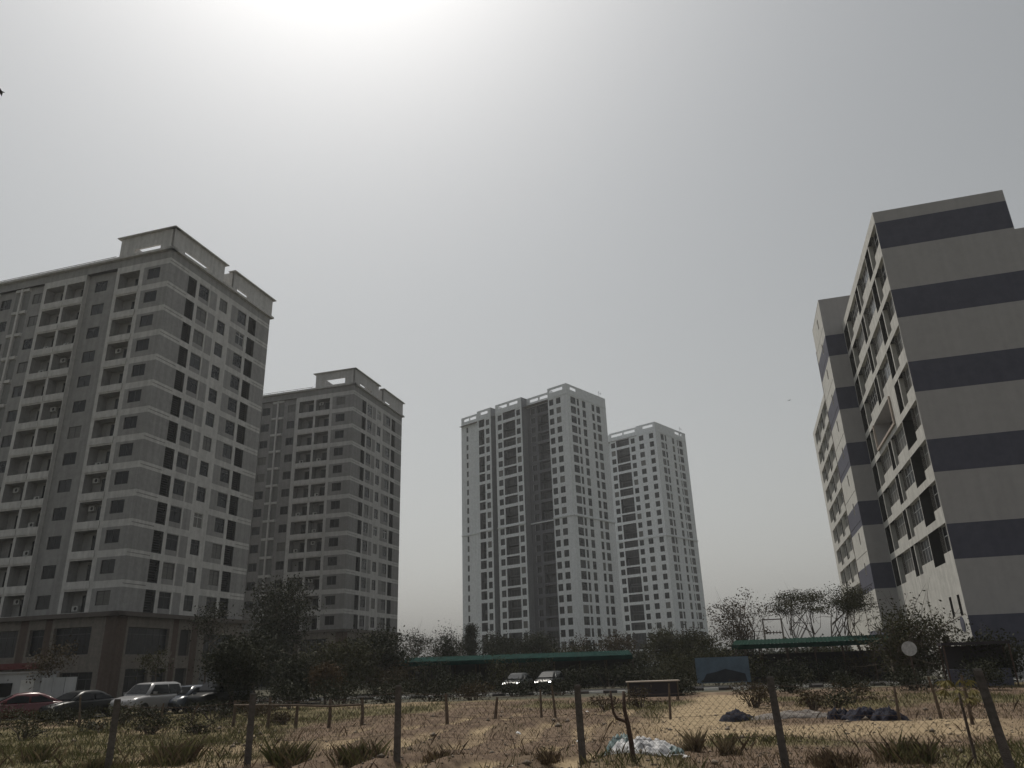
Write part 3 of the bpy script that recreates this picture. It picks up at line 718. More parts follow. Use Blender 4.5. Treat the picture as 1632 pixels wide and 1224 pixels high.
tree('broadleaf_tree', 'dark tree before the shaded recess of the tall white tower', rel(118, 1.1), 6.6, 3.1, 2.3, 0.3, 36, 110, 0.32, 0.16, 'leaf_dark', 35, trunk=0.14, rc=1.3)
tree('broadleaf_tree', 'brownish half-bare tree below the corner of the tall white tower', rel(110, 4.5), 5.9, 3.3, 2.1, 0.3, 34, 60, 0.3, 0.14, 'leaf_brown', 36, trunk=0.12, rc=1.2, twig=4)
tree('broadleaf_tree', 'brownish tree where the two white towers overlap', rel(105, 7.2), 5.9, 3.0, 2.1, 0.3, 34, 80, 0.3, 0.14, 'leaf_brown', 37, trunk=0.12, rc=1.2, twig=3)
tree('broadleaf_tree', 'olive tree at the foot of the farther white tower', rel(95, 10.3), 5.7, 3.0, 2.2, 0.3, 38, 110, 0.28, 0.14, 'leaf_olive', 38, trunk=0.12, rc=1.2)
tree('broadleaf_tree', 'olive-brown tree at the right corner of the farther white tower', rel(93, 12.5), 5.0, 2.8, 1.9, 0.3, 36, 110, 0.28, 0.14, 'leaf_olive', 39, trunk=0.12, rc=1.1)
# right gap, against the sky
tree('thin_crowned_tree', 'sparse branching tree against the sky right of the towers', rel(80, 15.7), 8.6, 3.6, 3.2, 0.22, 46, 46, 0.24, 0.12, 'leaf_brown', 40, trunk=0.12, rc=1.0, twig=4, trunks=2)
tree('acacia_tree', 'flat-topped acacia against the sky left of the striped block', rel(78, 19.7), 8.1, 2.7, 1.75, 0.3, 20, 150, 0.17, 0.09, 'leaf_olive', 41, trunk=0.10, rc=0.95, flat=0.5, trunks=3, twig=3, shape='dome')
tree('acacia_tree', 'flat-topped acacia overlapping the foot of the striped block', rel(74, 22.7), 7.7, 2.6, 1.75, 0.3, 20, 150, 0.17, 0.09, 'leaf_olive', 42, trunk=0.10, rc=0.95, flat=0.5, trunks=3, twig=3, shape='dome')
tree('spreading_tree', 'wide dark bushy tree in front of the striped block', rel(58, 25.9), 5.2, 3.2, 2.3, 0.25, 64, 80, 0.22, 0.1, 'leaf_olive', 43, trunk=0.14, rc=1.1, flat=0.8, trunks=2, twig=4, lean=(0.2, 0))
tree('spreading_tree', 'low dark tree at the near corner of the striped block', rel(57, 30.2), 2.9, 2.2, 1.3, 0.3, 30, 110, 0.2, 0.1, 'leaf_dark', 44, trunk=0.1, rc=0.9)
# far belt of woodland closing the horizon
r = np.random.default_rng(90); Cs = []
for i in range(420):
    az_ = r.uniform(-42, 42); d_ = r.uniform(260, 420); p = pol(d_, az_)
    Cs.append(np.array([p.x, p.y, 0]) + r.normal(size=(60, 3)) * [3.5, 3.5, 1.5] + [0, 0, r.uniform(1.5, 4.5)])
C = np.concatenate(Cs); C = C[C[:, 2] > 0]
tag(link(bpy.data.objects.new('distant_woodland', leaves_mesh('distant_woodland', C, 1.2, 0.8, 'leaf_dark', r))), 'far-off low woodland along the horizon', 'woodland', kind='stuff')

# shrub row beyond the road
def shrub(label, loc, w, h, mt, seed, group, n=16, per=70, leaf=0.17, lw=0.09, name='shrub'):
    r = np.random.default_rng(seed); root = thing(name, label, 'shrub', loc, 0, group)
    P = r.uniform(-1, 1, (n, 3)) * [w * 0.75, w * 0.5, h * 0.36] + [0, 0, h * 0.55]
    mb = MB()
    for p in P[:9]: mb.tube([(p[0] * 0.15, p[1] * 0.15, -0.1), (p[0] * 0.5, p[1] * 0.5, p[2] * 0.55), tuple(p)], [0.035, 0.025, 0.008], 'bark', 5)
    mb.build('stem', root, True)
    C = np.concatenate([p + r.normal(size=(per, 3)) * [w * 0.22, w * 0.2, h * 0.17] for p in P]); C = C[(C[:, 2] > 0.02) & (C[:, 2] < h * 1.25)]
    link(bpy.data.objects.new('foliage', leaves_mesh('foliage', C, leaf, lw, mt, r)), root); return root
rs = random.Random(17)
rowA = []
d0 = -11.0; k = 0
while d0 < 45:
    p = K0 + KD * d0 + KN * rs.uniform(9.2, 11.0); rowA.append((p, rs.uniform(1.5, 2.2), rs.uniform(1.5, 2.75))); d0 += rs.uniform(2.4, 3.2)
for k, (p, w, h) in enumerate(rowA):
    mt = rs.choice(['leaf_dark', 'leaf_dark', 'leaf_olive', 'leaf_brown'])
    shrub('dark shrub in the row behind the road, %s from the left' % (ORD[k] if k < 20 else 'twenty-' + ORD[k - 20]), p, w, h, mt, 200 + k, 'shrubs behind the road', n=18, per=90, leaf=0.2, lw=0.1)
rowD = []
d0 = -10.0
while d0 < 46:
    p = K0 + KD * d0 + KN * rs.uniform(19.5, 23.0); rowD.append((p, rs.uniform(1.9, 2.6), rs.uniform(2.3, 3.3))); d0 += rs.uniform(2.9, 3.6)
for k, (p, w, h) in enumerate(rowD):
    shrub('tall dark bush in the rearmost hedge, %s from the left' % ORD[k], p, w, h, rs.choice(['leaf_dark', 'leaf_dark', 'leaf_olive']), 500 + k, 'rearmost hedge of tall bushes', n=26, per=110, leaf=0.26, lw=0.14, name='tall_bush')
rowE = [(-28.0, 39.4, 1.2, 0.7), (-25.8, 38.8, 1.3, 0.85), (-23.6, 39.1, 1.2, 0.75), (-21.4, 38.6, 1.3, 0.8), (-19.2, 39.0, 1.2, 0.9), (-17.4, 39.6, 1.3, 0.75), (-15.4, 40.4, 1.2, 0.8), (-13.2, 41.0, 1.2, 0.7)]
for k, (x, y, w, h) in enumerate(rowE):
    shrub('weedy scrub in front of the parked cars, %s from the left' % ORD[k], (x, y, gz(x, y)), w, h, rs.choice(['leaf_olive', 'leaf_brown', 'leaf_dark']), 540 + k, 'scrub before the parked cars', n=11, per=80, leaf=0.13, lw=0.06, name='scrub_bush')
rowB = [(-16.5, 47.5, 1.3, 1.0), (-13.8, 48.4, 1.6, 1.3), (-11.2, 49.2, 1.7, 1.5), (-8.4, 50.5, 1.6, 1.3), (-5.8, 51.5, 1.6, 1.2), (-3.2, 52.5, 1.5, 1.0), (-0.6, 56.2, 1.5, 1.0), (2.6, 56.0, 1.5, 1.0), (9.6, 50.0, 1.3, 1.1), (16.0, 47.5, 1.4, 1.2), (18.8, 46.0, 1.5, 1.1), (22.0, 45.5, 1.5, 1.3), (25.0, 44.0, 1.6, 1.4)]
for k, (x, y, w, h) in enumerate(rowB):
    shrub('low shrub along the near side of the kerb, %s from the left' % ORD[k], (x, y, 0), w, h, rs.choice(['leaf_dark', 'leaf_dark', 'leaf_brown']), 260 + k, 'shrubs on the near side of the kerb', n=14, per=90, leaf=0.15, lw=0.08)
rowC = [(11.2, 31.5, 0.7, 0.65, 'leaf_brown'), (12.6, 32.8, 0.9, 0.7, 'leaf_dark'), (9.4, 33.0, 0.8, 0.9, 'leaf_brown'), (10.2, 36.0, 0.9, 0.9, 'leaf_brown'), (14.4, 35.5, 1.0, 0.8, 'leaf_brown'), (3.8, 36.8, 0.9, 0.7, 'leaf_brown'), (5.6, 38.5, 0.8, 0.8, 'leaf_brown'), (-12.0, 30.2, 0.8, 0.5, 'leaf_dark'), (-14.2, 31.0, 0.9, 0.5, 'leaf_dark'), (-16.8, 32.5, 1.0, 0.6, 'leaf_dark'), (-9.9, 33.8, 0.6, 0.5, 'leaf_brown'), (-18.6, 30.5, 0.9, 0.7, 'leaf_olive')]
for k, (x, y, w, h, mt) in enumerate(sorted(rowC, key=lambda q: q[0] / q[1])):
    shrub('scrubby bush scattered on the waste ground, %s from the left' % ORD[k], (x, y, gz(x, y)), w, h, mt, 300 + k, 'scrub on the waste ground', n=9, per=60, leaf=0.12, lw=0.05, name='scrub_bush')

# foreground tussocks of tall grass
def blades(C, hgt, wid, lean, r):
    n = len(C); a = r.uniform(0, 2 * math.pi, n); dirv = np.stack([np.cos(a), np.sin(a), np.zeros(n)], 1)
    h = hgt * r.uniform(0.5, 1.2, n); l = (lean * r.uniform(0.1, 1.0, n) * h)[:, None]
    side = np.stack([-np.sin(a), np.cos(a), np.zeros(n)], 1) * (wid * r.uniform(0.6, 1.3, n))[:, None]
    up = np.stack([np.zeros(n), np.zeros(n), h], 1)
    return np.stack([C - side, C + side, C + up * 0.6 + dirv * l * 0.4 + side * 0.6, C + up + dirv * l], 1).reshape(-1, 3)
def tussock(label, loc, rad_, h, n, mt, seed, name='grass_tussock'):
    r = np.random.default_rng(seed); nc = 5 + seed % 4
    cc = r.normal(size=(nc, 2)) * rad_ * 0.42; ch = r.uniform(0.45, 1.15, nc); cr = r.uniform(0.3, 0.7, nc) * rad_
    k = r.integers(0, nc, n); q = r.normal(size=(n, 2)) * cr[k][:, None] * 0.45
    C = np.stack([cc[k, 0] + q[:, 0], cc[k, 1] + q[:, 1], np.full(n, -0.03)], 1)
    V = blades(C, h * ch[k] * r.uniform(0.4, 1.15, n), 0.0045, 0.85, r); me = bpy.data.meshes.new(name); np_mesh(me, V, np.arange(4 * n).reshape(-1, 4))
    me.materials.append(MATS[mt]); me.materials.append(MATS['grass_dry']); me.materials.append(MATS['grass_brown'])
    me.polygons.foreach_set('material_index', r.choice([0, 0, 0, 1, 2], n).astype(np.int32))
    o = link(bpy.data.objects.new(name, me)); o.location = loc; tag(o, label, 'grass', 'tall grass tussocks in the foreground'); return o
TS = [(-26.6, 21.5, 0.55, 0.55, 'grass_green', 'green grass tussock beside the leftmost fence post'), (-23.4, 21.8, 0.8, 0.6, 'grass_green', 'wide green tussock between the two leftmost fence posts'),
      (-15.5, 19.8, 0.5, 0.62, 'grass_green', 'green tussock right of the second fence post'), (-11.8, 19.4, 0.55, 0.6, 'grass_green', 'spiky green tussock left of the third fence post'),
      (11.6, 19.6, 0.3, 0.5, 'grass_dry', 'pale dry tussock right of the crumpled sheet'), (13.9, 19.2, 0.32, 0.4, 'grass_dry', 'dry tussock just left of the fifth fence post'), (24.7, 18.0, 0.5, 0.55, 'grass_green', 'dark green tussock left of the papaya sapling'),
      (1.2, 17.6, 0.45, 0.3, 'grass_brown', 'brown low tussock at the frame bottom left of the fourth post'), (-5.2, 18.6, 0.5, 0.3, 'grass_brown', 'brown low tussock right of the third fence post'), (20.6, 17.4, 0.6, 0.4, 'grass_brown', 'brown tussock right of the fifth fence post'),
      (-30.5, 26, 0.6, 0.5, 'grass_green', 'green tussock at the far left edge of the field')]
for k, (az_, d_, r_, h_, mt, lb) in enumerate(TS):
    p = pol(d_, az_); tussock(lb, (p.x, p.y, gz(p.x, p.y)), r_ * 0.85, h_ * 0.85, int(1100 * r_ / 0.55), mt, 400 + k)

# short grass over the field: nobody could count it
def grass(name, label, n, mt, seed, pick, h, w):
    r = np.random.default_rng(seed)
    u = r.uniform(0, 1, n); y = 13.5 * (48 / 13.5) ** (u ** 0.8); x = r.uniform(-0.72, 0.70, n) * y
    fm_, sd, gr, rw, z = field(x, y); keep = r.uniform(0, 1, n) < pick(sd, gr, rw) * fm_
    x, y, z = x[keep], y[keep], z[keep]; n = len(x); C = np.stack([x, y, z - 0.02], 1)
    hh = h * (0.5 + vnoise(x, y, 1.1, seed) * 1.1)
    V = blades(C, hh, w * (0.7 + y / 40), 0.9, r)
    me = bpy.data.meshes.new(name); np_mesh(me, V, np.arange(4 * n).reshape(-1, 4)); me.materials.append(MATS[mt])
    tag(link(bpy.data.objects.new(name, me)), label, 'grass', kind='stuff')
grass('dry_grass', 'dry straw-coloured grass over the waste ground', 60000, 'grass_dry', 51, lambda s_, g_, w_: 0.5 * (1 - 0.7 * w_) * (1 - s_) * (1 - g_ * 0.5), 0.12, 0.006)
grass('green_grass', 'short green grass in patches over the waste ground', 90000, 'grass_green', 52, lambda s_, g_, w_: g_ * 0.9 * (1 - s_), 0.17, 0.007)
grass('withered_grass', 'withered brown grass on the ridges of the waste ground', 70000, 'grass_brown', 53, lambda s_, g_, w_: (0.4 - 0.1 * w_) * (1 - s_) * (1 - g_), 0.11, 0.006)

r = np.random.default_rng(77); n = 5200
u = r.uniform(0, 1, n); y = 14 * (44 / 14) ** u; x = r.uniform(-0.72, 0.70, n) * y; fm_, sd, gr, rw, z = field(x, y)
sz = r.uniform(0.012, 0.05, n) * (1 + 2.0 * (r.uniform(0, 1, n) > 0.97)); Vs = []
oc = np.array([(1, 0, 0), (0, 1, 0), (-1, 0, 0), (0, -1, 0), (0, 0, 0.7), (0, 0, -0.7)], float)
Vs = (np.stack([x, y, z + sz * 0.2], 1)[:, None, :] + oc[None] * (r.uniform(0.5, 1.3, (n, 6, 1))) * sz[:, None, None]).reshape(-1, 3)
tri = np.array([(0, 1, 4), (1, 2, 4), (2, 3, 4), (3, 0, 4), (1, 0, 5), (2, 1, 5), (3, 2, 5), (0, 3, 5)])
me = bpy.data.meshes.new('stones'); np_mesh(me, Vs, (np.arange(n)[:, None, None] * 6 + tri[None]).reshape(-1, 3)); me.materials.append(mat('stone_bits', (0.14, 0.115, 0.09), var=0.6, scale=3))
tag(link(bpy.data.objects.new('stones', me)), 'loose stones and clods strewn over the waste ground', 'stones', kind='stuff')
grass('dead_stalks', 'thin dead weed stalks standing over the waste ground', 4200, 'grass_brown', 54, lambda s_, g_, w_: 0.6 * (1 - s_), 0.27, 0.0017)

# ------------------------------------------------------------------ vehicles
def loft(mb, secs, mt):
    n = len(secs[0])
    base = len(mb.v); k = mb.mi(mt)
    for s_ in secs: mb.v.extend([tuple(p) for p in s_])
    for i in range(len(secs) - 1):
        for j in range(n):
            mb.f.append((base + i * n + j, base + i * n + (j + 1) % n, base + (i + 1) * n + (j + 1) % n, base + (i + 1) * n + j)); mb.m.append(k)
    mb.f.append(tuple(base + j for j in range(n))); mb.m.append(k)
    mb.f.append(tuple(base + (len(secs) - 1) * n + j for j in range(n))); mb.m.append(k)
WHEEL = {}
def wheel_meshes():
    if not WHEEL:
        t = MB(); R, w = 0.32, 0.1
        prof = [(R * 0.62, -w), (R * 0.93, -w), (R, -w * 0.6), (R, w * 0.6), (R * 0.93, w), (R * 0.62, w)]
        N = 20
        rings = [[(r_ * math.cos(2 * math.pi * i / N), y, r_ * math.sin(2 * math.pi * i / N)) for r_, y in prof] for i in range(N + 1)]
        for i in range(N):
            for j in range(len(prof) - 1): t.poly([rings[i][j], rings[i + 1][j], rings[i + 1][j + 1], rings[i][j + 1]], 'tyre')
        WHEEL['tyre'] = t.mesh('tyre', True)
        q = MB()
        for sgn in (-1, 1):
            for i in range(10):
                a0, a1 = 2 * math.pi * i / 10, 2 * math.pi * (i + 0.62) / 10
                q.poly([(0.04 * math.cos(a0), sgn * 0.085, 0.04 * math.sin(a0)), (R * 0.62 * math.cos(a0), sgn * 0.075, R * 0.62 * math.sin(a0)), (R * 0.62 * math.cos(a1), sgn * 0.075, R * 0.62 * math.sin(a1)), (0.04 * math.cos(a1), sgn * 0.085, 0.04 * math.sin(a1))], 'rim')
        q.poly([(R * 0.63 * math.cos(2 * math.pi * i / 20), 0.0, R * 0.63 * math.sin(2 * math.pi * i / 20)) for i in range(20)], 'black_trim')
        WHEEL['rim'] = q.mesh('rim')
    return WHEEL
def car(name, label, loc, rz, paint, kind='sedan', glowing=False):
    root = thing(name, label, 'car', loc, rz, 'cars')
    W = 0.9 if kind == 'suv' else 0.87; roof = {'sedan': 1.45, 'suv': 1.74, 'hatch': 1.5}[kind]; L = {'sedan': 4.5, 'suv': 4.6, 'hatch': 3.8}[kind]; hl = L / 2
    belt = {'sedan': 0.93, 'suv': 1.08, 'hatch': 0.95}[kind]; lo = 0.22
    if kind == 'sedan': st = [(-hl, .55, .82, .74), (-hl + .08, .4, .9, .82), (-hl + .5, lo, .98, .96), (-1.2, lo, 1.0, 1), (-.3, lo, .98, 1), (.8, lo, .97, 1), (1.15, lo, .96, .99), (hl - .5, lo + .02, .86, .95), (hl - .1, .3, .74, .84), (hl, .42, .62, .72)]
    else: st = [(-hl, .5, belt - .1, .78), (-hl + .07, .36, belt, .88), (-hl + .4, lo, belt + .03, .97), (-1.0, lo, belt + .02, 1), (.2, lo, belt, 1), (1.0, lo, belt, 1), (1.3, lo, belt - .01, .99), (hl - .45, lo + .03, belt - .09, .95), (hl - .1, .34, belt - .2, .86), (hl, .45, belt - .36, .76)]
    secs = []
    for x, zl, zt, wf in st:
        w = W * wf; m1 = zl + (zt - zl) * 0.45
        half = [(w * .8, zl), (w * .97, zl + .1), (w, m1), (w * .975, zt - .12), (w * .9, zt - .03), (w * .6, zt)]
        secs.append([(x, y, z) for y, z in half] + [(x, -y, z) for y, z in half[::-1]])
    b = MB(); loft(b, secs, paint); b.build('body', root, True)
    # cabin: roof shell and pillars, with the glass set in it
    if kind == 'sedan': xs = (-1.75, -0.85, 0.35, 1.25)
    elif kind == 'suv': xs = (-hl + .12, -hl + .5, 0.45, 1.2)
    else: xs = (-hl + .1, -hl + .55, 0.3, 1.15)
    zb = belt - .03; wb, wr = W * .9, W * .68
    g = MB()
    sec = lambda x, z, w, zr, wt: [(x, w, z), (x, (w * .3 + wt * .7), z + (zr - z) * .7), (x, wt * .96, z + (zr - z) * .95), (x, wt * .7, zr), (x, -wt * .7, zr), (x, -wt * .96, z + (zr - z) * .95), (x, -(w * .3 + wt * .7), z + (zr - z) * .7), (x, -w, z)]
    loft(g, [sec(xs[0], zb, wb * .92, zb + .05, wb * .9), sec(xs[1] - .12, zb, wb, roof - .09, wr), sec(xs[1] + .2, zb, wb, roof - .01, wr), sec((xs[1] + xs[2]) / 2, zb, wb, roof, wr), sec(xs[2] - .1, zb, wb, roof - .03, wr), sec(xs[2] + .12, zb, wb, roof - .1, wr), sec(xs[3], zb, wb * .93, zb + .05, wb * .9)], paint)
    g.build('roof', root, True)
    def pane(nm, pts):
        c0 = sum((Vector(p) for p in pts), Vector()) / len(pts); nrm = (Vector(pts[1]) - Vector(pts[0])).cross(Vector(pts[2]) - Vector(pts[0])).normalized()
        if nrm.dot(c0 - Vector((0, 0, 0.9))) < 0: nrm = -nrm
        q = MB(); A = [Vector(p) + nrm * .03 for p in pts]; B = [Vector(p) - nrm * .03 for p in pts]
        q.poly(A, 'car_glass'); q.poly(B, 'car_glass')
        for i in range(len(A)): q.poly([A[i], A[(i + 1) % len(A)], B[(i + 1) % len(A)], B[i]], 'car_glass')
        q.build(nm, root)
    zt = roof - .12
    pane('windscreen', [(xs[3] - .06, wb * .78, zb + .1), (xs[3] - .06, -wb * .78, zb + .1), (xs[2] + .14, -wr * .82, zt), (xs[2] + .14, wr * .82, zt)])
    pane('rear_window', [(xs[0] + .08, wb * .74, zb + .1), (xs[0] + .08, -wb * .74, zb + .1), (xs[1] - .12, -wr * .8, zt), (xs[1] - .12, wr * .8, zt)])
    xm = (xs[1] + xs[2]) / 2 - .05
    for s_ in (-1, 1):
        yb, yt = s_ * (wb * .985), s_ * (wr * 1.02)
        pane('side_window', [(xm + .05, yb, zb + .06), (xs[3] - .25, yb * .985, zb + .06), (xs[2] - .02, yt, zt - .03), (xm + .05, yt, zt - .03)])
        pane('side_window', [(xs[0] + .4, yb * .985, zb + .06), (xm - .04, yb, zb + .06), (xm - .04, yt, zt - .03), (xs[1] + .08, yt, zt - .03)])
        q = MB(); q.box((hl - .42, s_ * W * .62 - .16, .62), (hl - .06, s_ * W * .62 + .12, .76), 'glint_glow' if glowing else 'lamp_glass'); q.build('headlight', root)
        q = MB(); q.box((-hl + .0, s_ * W * .62 - .14, .68), (-hl + .2, s_ * W * .62 + .12, .84), 'tail_red'); q.build('tail_light', root)
        q = MB(); q.box((xs[3] - .5, s_ * W * 1.0, zb + .08), (xs[3] - .34, s_ * W * 1.16, zb + .2), paint); q.build('wing_mirror', root)
        for x in (-hl + .85, hl - .85):
            o = link(bpy.data.objects.new('tyre', wheel_meshes()['tyre']), root); o.location = (x, s_ * (W - .1), .32); o.name = 'wheel'
            link(bpy.data.objects.new('rim', wheel_meshes()['rim']), o)
            q = MB(); N = 14
            ring = [(x + .4 * math.cos(math.pi * i / N), s_ * (W + .004), .3 + .4 * math.sin(math.pi * i / N)) for i in range(N + 1)]
            q.poly(ring, 'black_trim'); q.build('wheel_arch', root)
    q = MB(); q.box((hl - .06, -.5, .42), (hl + .012, .5, .58), 'black_trim'); q.build('grille', root)
    q = MB(); q.box((hl - .1, -W * .8, .28), (hl + .03, W * .8, .4), 'black_trim'); q.build('bumper', root)
    return root
mat('paint_red', (0.085, 0.012, 0.016), rough=0.25, var=0.05, spec=0.6); mat('paint_black', (0.014, 0.015, 0.016), rough=0.35, var=0.05, spec=0.25)
mat('paint_white_car', (0.24, 0.24, 0.245), rough=0.25, var=0.04, spec=0.6); mat('paint_blue_grey', (0.08, 0.09, 0.11), rough=0.22, var=0.05, spec=0.6); mat('paint_silver', (0.35, 0.36, 0.38), rough=0.25, var=0.04, spec=0.6, metal=0.3)
def cp(d, az_): p = pol(d, az_); return (p.x, p.y, 0.04)
car('parked_car', 'dark red car parked at the far left edge', cp(50.0, -31.9), rad(218), 'paint_red', 'sedan')
car('parked_car', 'black car with bright windscreen between the red and white cars', cp(50.5, -28.8), rad(250), 'paint_black', 'sedan')
car('parked_car', 'white sport utility car parked in the middle of the row', cp(51.0, -24.9), rad(258), 'paint_white_car', 'suv')
car('parked_car', 'dark blue-grey car right of the white one', cp(52.5, -22.5), rad(254), 'paint_blue_grey', 'hatch')
car('parked_car', 'black car next to the round clipped tree', cp(52.5, -20.7), rad(250), 'paint_black', 'suv')
car('moving_car', 'black saloon with a lit headlamp put in for a glint, on the road, the left of two', (-0.3, 65.4, 0.03), rad(255), 'paint_black', 'sedan', glowing=True)
car('moving_car', 'black car with a lit headlamp put in for a glint, on the road, the right of two', (2.3, 66.3, 0.03), rad(250), 'paint_black', 'hatch', glowing=True)

# ------------------------------------------------------------------ site cabin and boards at far left
t = thing('site_cabin', 'pale white site cabin behind the red car', 'cabin', (-33.4, 52.6, 0.035), rad(8))
q = MB(); q.box((-2.0, -1.2, 0.12), (2.0, 1.2, 2.5), 'cabin_white'); q.box((-2.0, -1.2, 0), (-1.7, 1.2, 0.118), 'black_trim'); q.box((1.7, -1.2, 0), (2.0, 1.2, 0.118), 'black_trim'); q.build('wall', t)
q = MB(); q.box((-2.1, -1.3, 2.502), (2.1, 1.3, 2.62), 'metal_grey'); q.build('roof', t)
for x in (-1.5, -0.4): q = MB(); q.box((x, -1.26, 1.1), (x + 0.8, -1.203, 1.95), 'car_glass'); q.build('window', t)
q = MB(); q.box((0.9, -1.25, 0.14), (1.7, -1.203, 2.1), 'frame_white'); dq = q.build('door', t)
q = MB(); q.box((1.55, -1.3, 1.05), (1.62, -1.252, 1.15), 'black_trim'); q.build('handle', dq)
t = thing('site_hoarding', 'tall pale hoarding boards right of the site cabin', 'hoarding', (-29.6, 51.0, 0.035), rad(10))
for i in range(3):
    q = MB(); q.box((-1.0 + i * 0.7, -0.03, 0.1), (-0.34 + i * 0.7, 0.03, 2.2), 'cabin_white'); q.build('board', t)
for i in range(2):
    q = MB(); q.box((-0.9 + i * 1.6, 0.032, 0), (-0.8 + i * 1.6, 0.12, 2.1), 'wood_stake'); q.build('post', t)

# ------------------------------------------------------------------ fences
t = thing('wire_fence', 'concrete-post wire fence across the foreground', 'fence', (0, 17, 0))
posts = [(-26.69, 21.0, 1.50, 0.0, 0.03), (-18.49, 20.0, 1.50, 0.0, 0.02), (-8.74, 18.5, 1.54, 0.0, 0.015), (4.01, 17.5, 1.55, -0.03, 0.04), (17.33, 17.0, 1.64, -0.06, 0.05), (30.1, 16.0, 1.72, -0.16, 0.06)]
tops = []; base_ = Vector((0, 17, 0))
for az_, d_, h_, lx, w_ in posts:
    p = pol(d_, az_); p.z = gz(p.x, p.y); q = MB(); wd = 0.075
    for (za, zb_, wa, wb_) in ((-0.2, h_ - 0.03, 1.06, 0.94), (h_ - 0.03, h_, 0.94, 0.8)):
        ca = Vector((lx * za / h_, 0, za)); cb = Vector((lx * zb_ / h_, 0, zb_))
        A = [ca + Vector((sx * wd * wa, sy * wd * wa, 0)) for sx, sy in ((-1, -1), (1, -1), (1, 1), (-1, 1))]; B = [cb + Vector((sx * wd * wb_, sy * wd * wb_, 0)) for sx, sy in ((-1, -1), (1, -1), (1, 1), (-1, 1))]
        for i in range(4): q.poly([A[i], A[(i + 1) % 4], B[(i + 1) % 4], B[i]], 'post_concrete')
        q.poly(B, 'post_concrete')
    o = q.build('post', t); o.location = p - base_; o.rotation_euler = (0, 0, rad(-az_))
    tops.append((p - base_, h_, lx))
for f_ in (0.35, 0.62, 0.9):
    q = MB(); pts = []
    for i in range(len(tops) - 1):
        for s_ in range(5):
            e = s_ / 5; a = tops[i][0].lerp(tops[i + 1][0], e); h_ = tops[i][1] * (1 - e) + tops[i + 1][1] * e; lx = tops[i][2] * (1 - e) + tops[i + 1][2] * e
            pts.append(a + Vector((lx * f_, 0.085, h_ * f_ - 0.10 * math.sin(math.pi * e))))
    q.tube(pts, 0.0035, 'rust', 4); q.build('wire', t)
q = MB()
for i in range(len(tops) - 1):
    A_, B_ = tops[i], tops[i + 1]; Ls = (B_[0] - A_[0]).length; nn_ = int(Ls / 0.14); H_ = 1.15
    def pt_(u, z): return A_[0].lerp(B_[0], u / Ls) + Vector((0, 0.09, 0.12 + z + 0.03 * math.sin(u * 1.7 + i)))
    for k in range(-int(H_ / 0.14), nn_):
        for sg in (1, -1):
            u0, z0_ = k * 0.14, (0 if sg == 1 else H_); u1, z1_ = u0 + H_, (H_ if sg == 1 else 0)
            if u0 < 0: z0_ += sg * (-u0); u0 = 0
            if u1 > Ls: z1_ -= sg * (u1 - Ls); u1 = Ls
            if u1 - u0 > 0.05: q.tube([pt_(u0, z0_), pt_((u0 + u1) / 2, (z0_ + z1_) / 2), pt_(u1, z1_)], 0.0026, 'rust', 3, cap=False)
tag(q.build('netting', t), kind='stuff')
t = thing('stake_fence', 'row of short dark wooden stakes with a rail, across the mid field', 'fence', (-8, 32, 0))
sp = [(-19.6, 35.5), (-17.4, 34.0), (-15.6, 33.6), (-13.4, 33.0), (-11.2, 32.4)]; pv = []
for k, (az_, d_) in enumerate(sp):
    p = pol(d_, az_); p.z = gz(p.x, p.y); q = MB(); hh_ = 1.0 + 0.15 * math.sin(k * 2.3)
    q.tube([(0, 0, -0.15), (0.02, 0, hh_ * 0.5), (0.03 * math.sin(k), 0.02, hh_)], [0.075, 0.065, 0.055], 'wood_stake', 7); o = q.build('stake', t); o.location = p - Vector((-8, 32, 0)); pv.append(p - Vector((-8, 32, 0)))
q = MB(); q.tube([p + Vector((0, -0.08, 0.82)) for p in pv], 0.045, 'wood_stake', 6); q.build('rail', t)
loose = [(-24.0, 38.5, 0.95, 'leaning stake under the white car'), (-22.3, 38.0, 0.85, 'stake below the blue-grey car'), (-28.6, 40.5, 1.4, 'tall tilted stake in front of the black car'), (-5.3, 31.5, 1.2, 'thick dark stake with a grassy foot, left of mid field'),
         (-2.0, 31.6, 1.0, 'stout dark stake at mid field'), (1.3, 31.2, 1.15, 'left one of two close stakes right of mid field'), (2.3, 31.2, 1.15, 'right one of two close stakes right of mid field'), (10.2, 31.0, 1.25, 'stake left of the sandy path'),
         (24.6, 29.0, 1.0, 'left stake under the papaya crown'), (27.0, 28.0, 1.2, 'middle stake behind the papaya stem'), (28.6, 26.5, 1.3, 'right stake beside the papaya stem')]
for k, (az_, d_, h_, lb) in enumerate(loose):
    p = pol(d_, az_); p.z = gz(p.x, p.y); q = MB(); lx = 0.35 * math.sin(k * 1.9) * (0.9 if k < 3 else 0.35)
    q.tube([(0, 0, -0.15), (lx * 0.45, 0, h_ * 0.5), (lx, 0.03, h_)], [0.08, 0.065, 0.05] if 2 < k < 5 else [0.055, 0.045, 0.035], 'wood_stake', 7); o = q.build('wooden_stake'); o.location = p; tag(o, lb, 'stake', 'loose stakes in the field')
# forked dead stem in the foreground
p = pol(17.6, 7.4); q = MB()
q.tube([(0.02, 0, -0.1), (0.0, 0, 0.35), (-0.04, 0, 0.7), (-0.09, 0, 1.0), (-0.08, 0, 1.36)], [0.06, 0.055, 0.05, 0.042, 0.03], 'rust', 8)
q.tube([(-0.045, 0, 0.75), (-0.16, 0, 0.79), (-0.27, 0.0, 0.83), (-0.33, 0, 0.95), (-0.35, 0, 1.2), (-0.36, 0, 1.38)], [0.035, 0.034, 0.036, 0.03, 0.025, 0.02], 'rust', 8)
o = q.build('forked_stem', smooth=True); o.location = (p.x, p.y, gz(p.x, p.y)); tag(o, 'dark forked dead stem right in front of the crumpled sheet', 'dead stem')

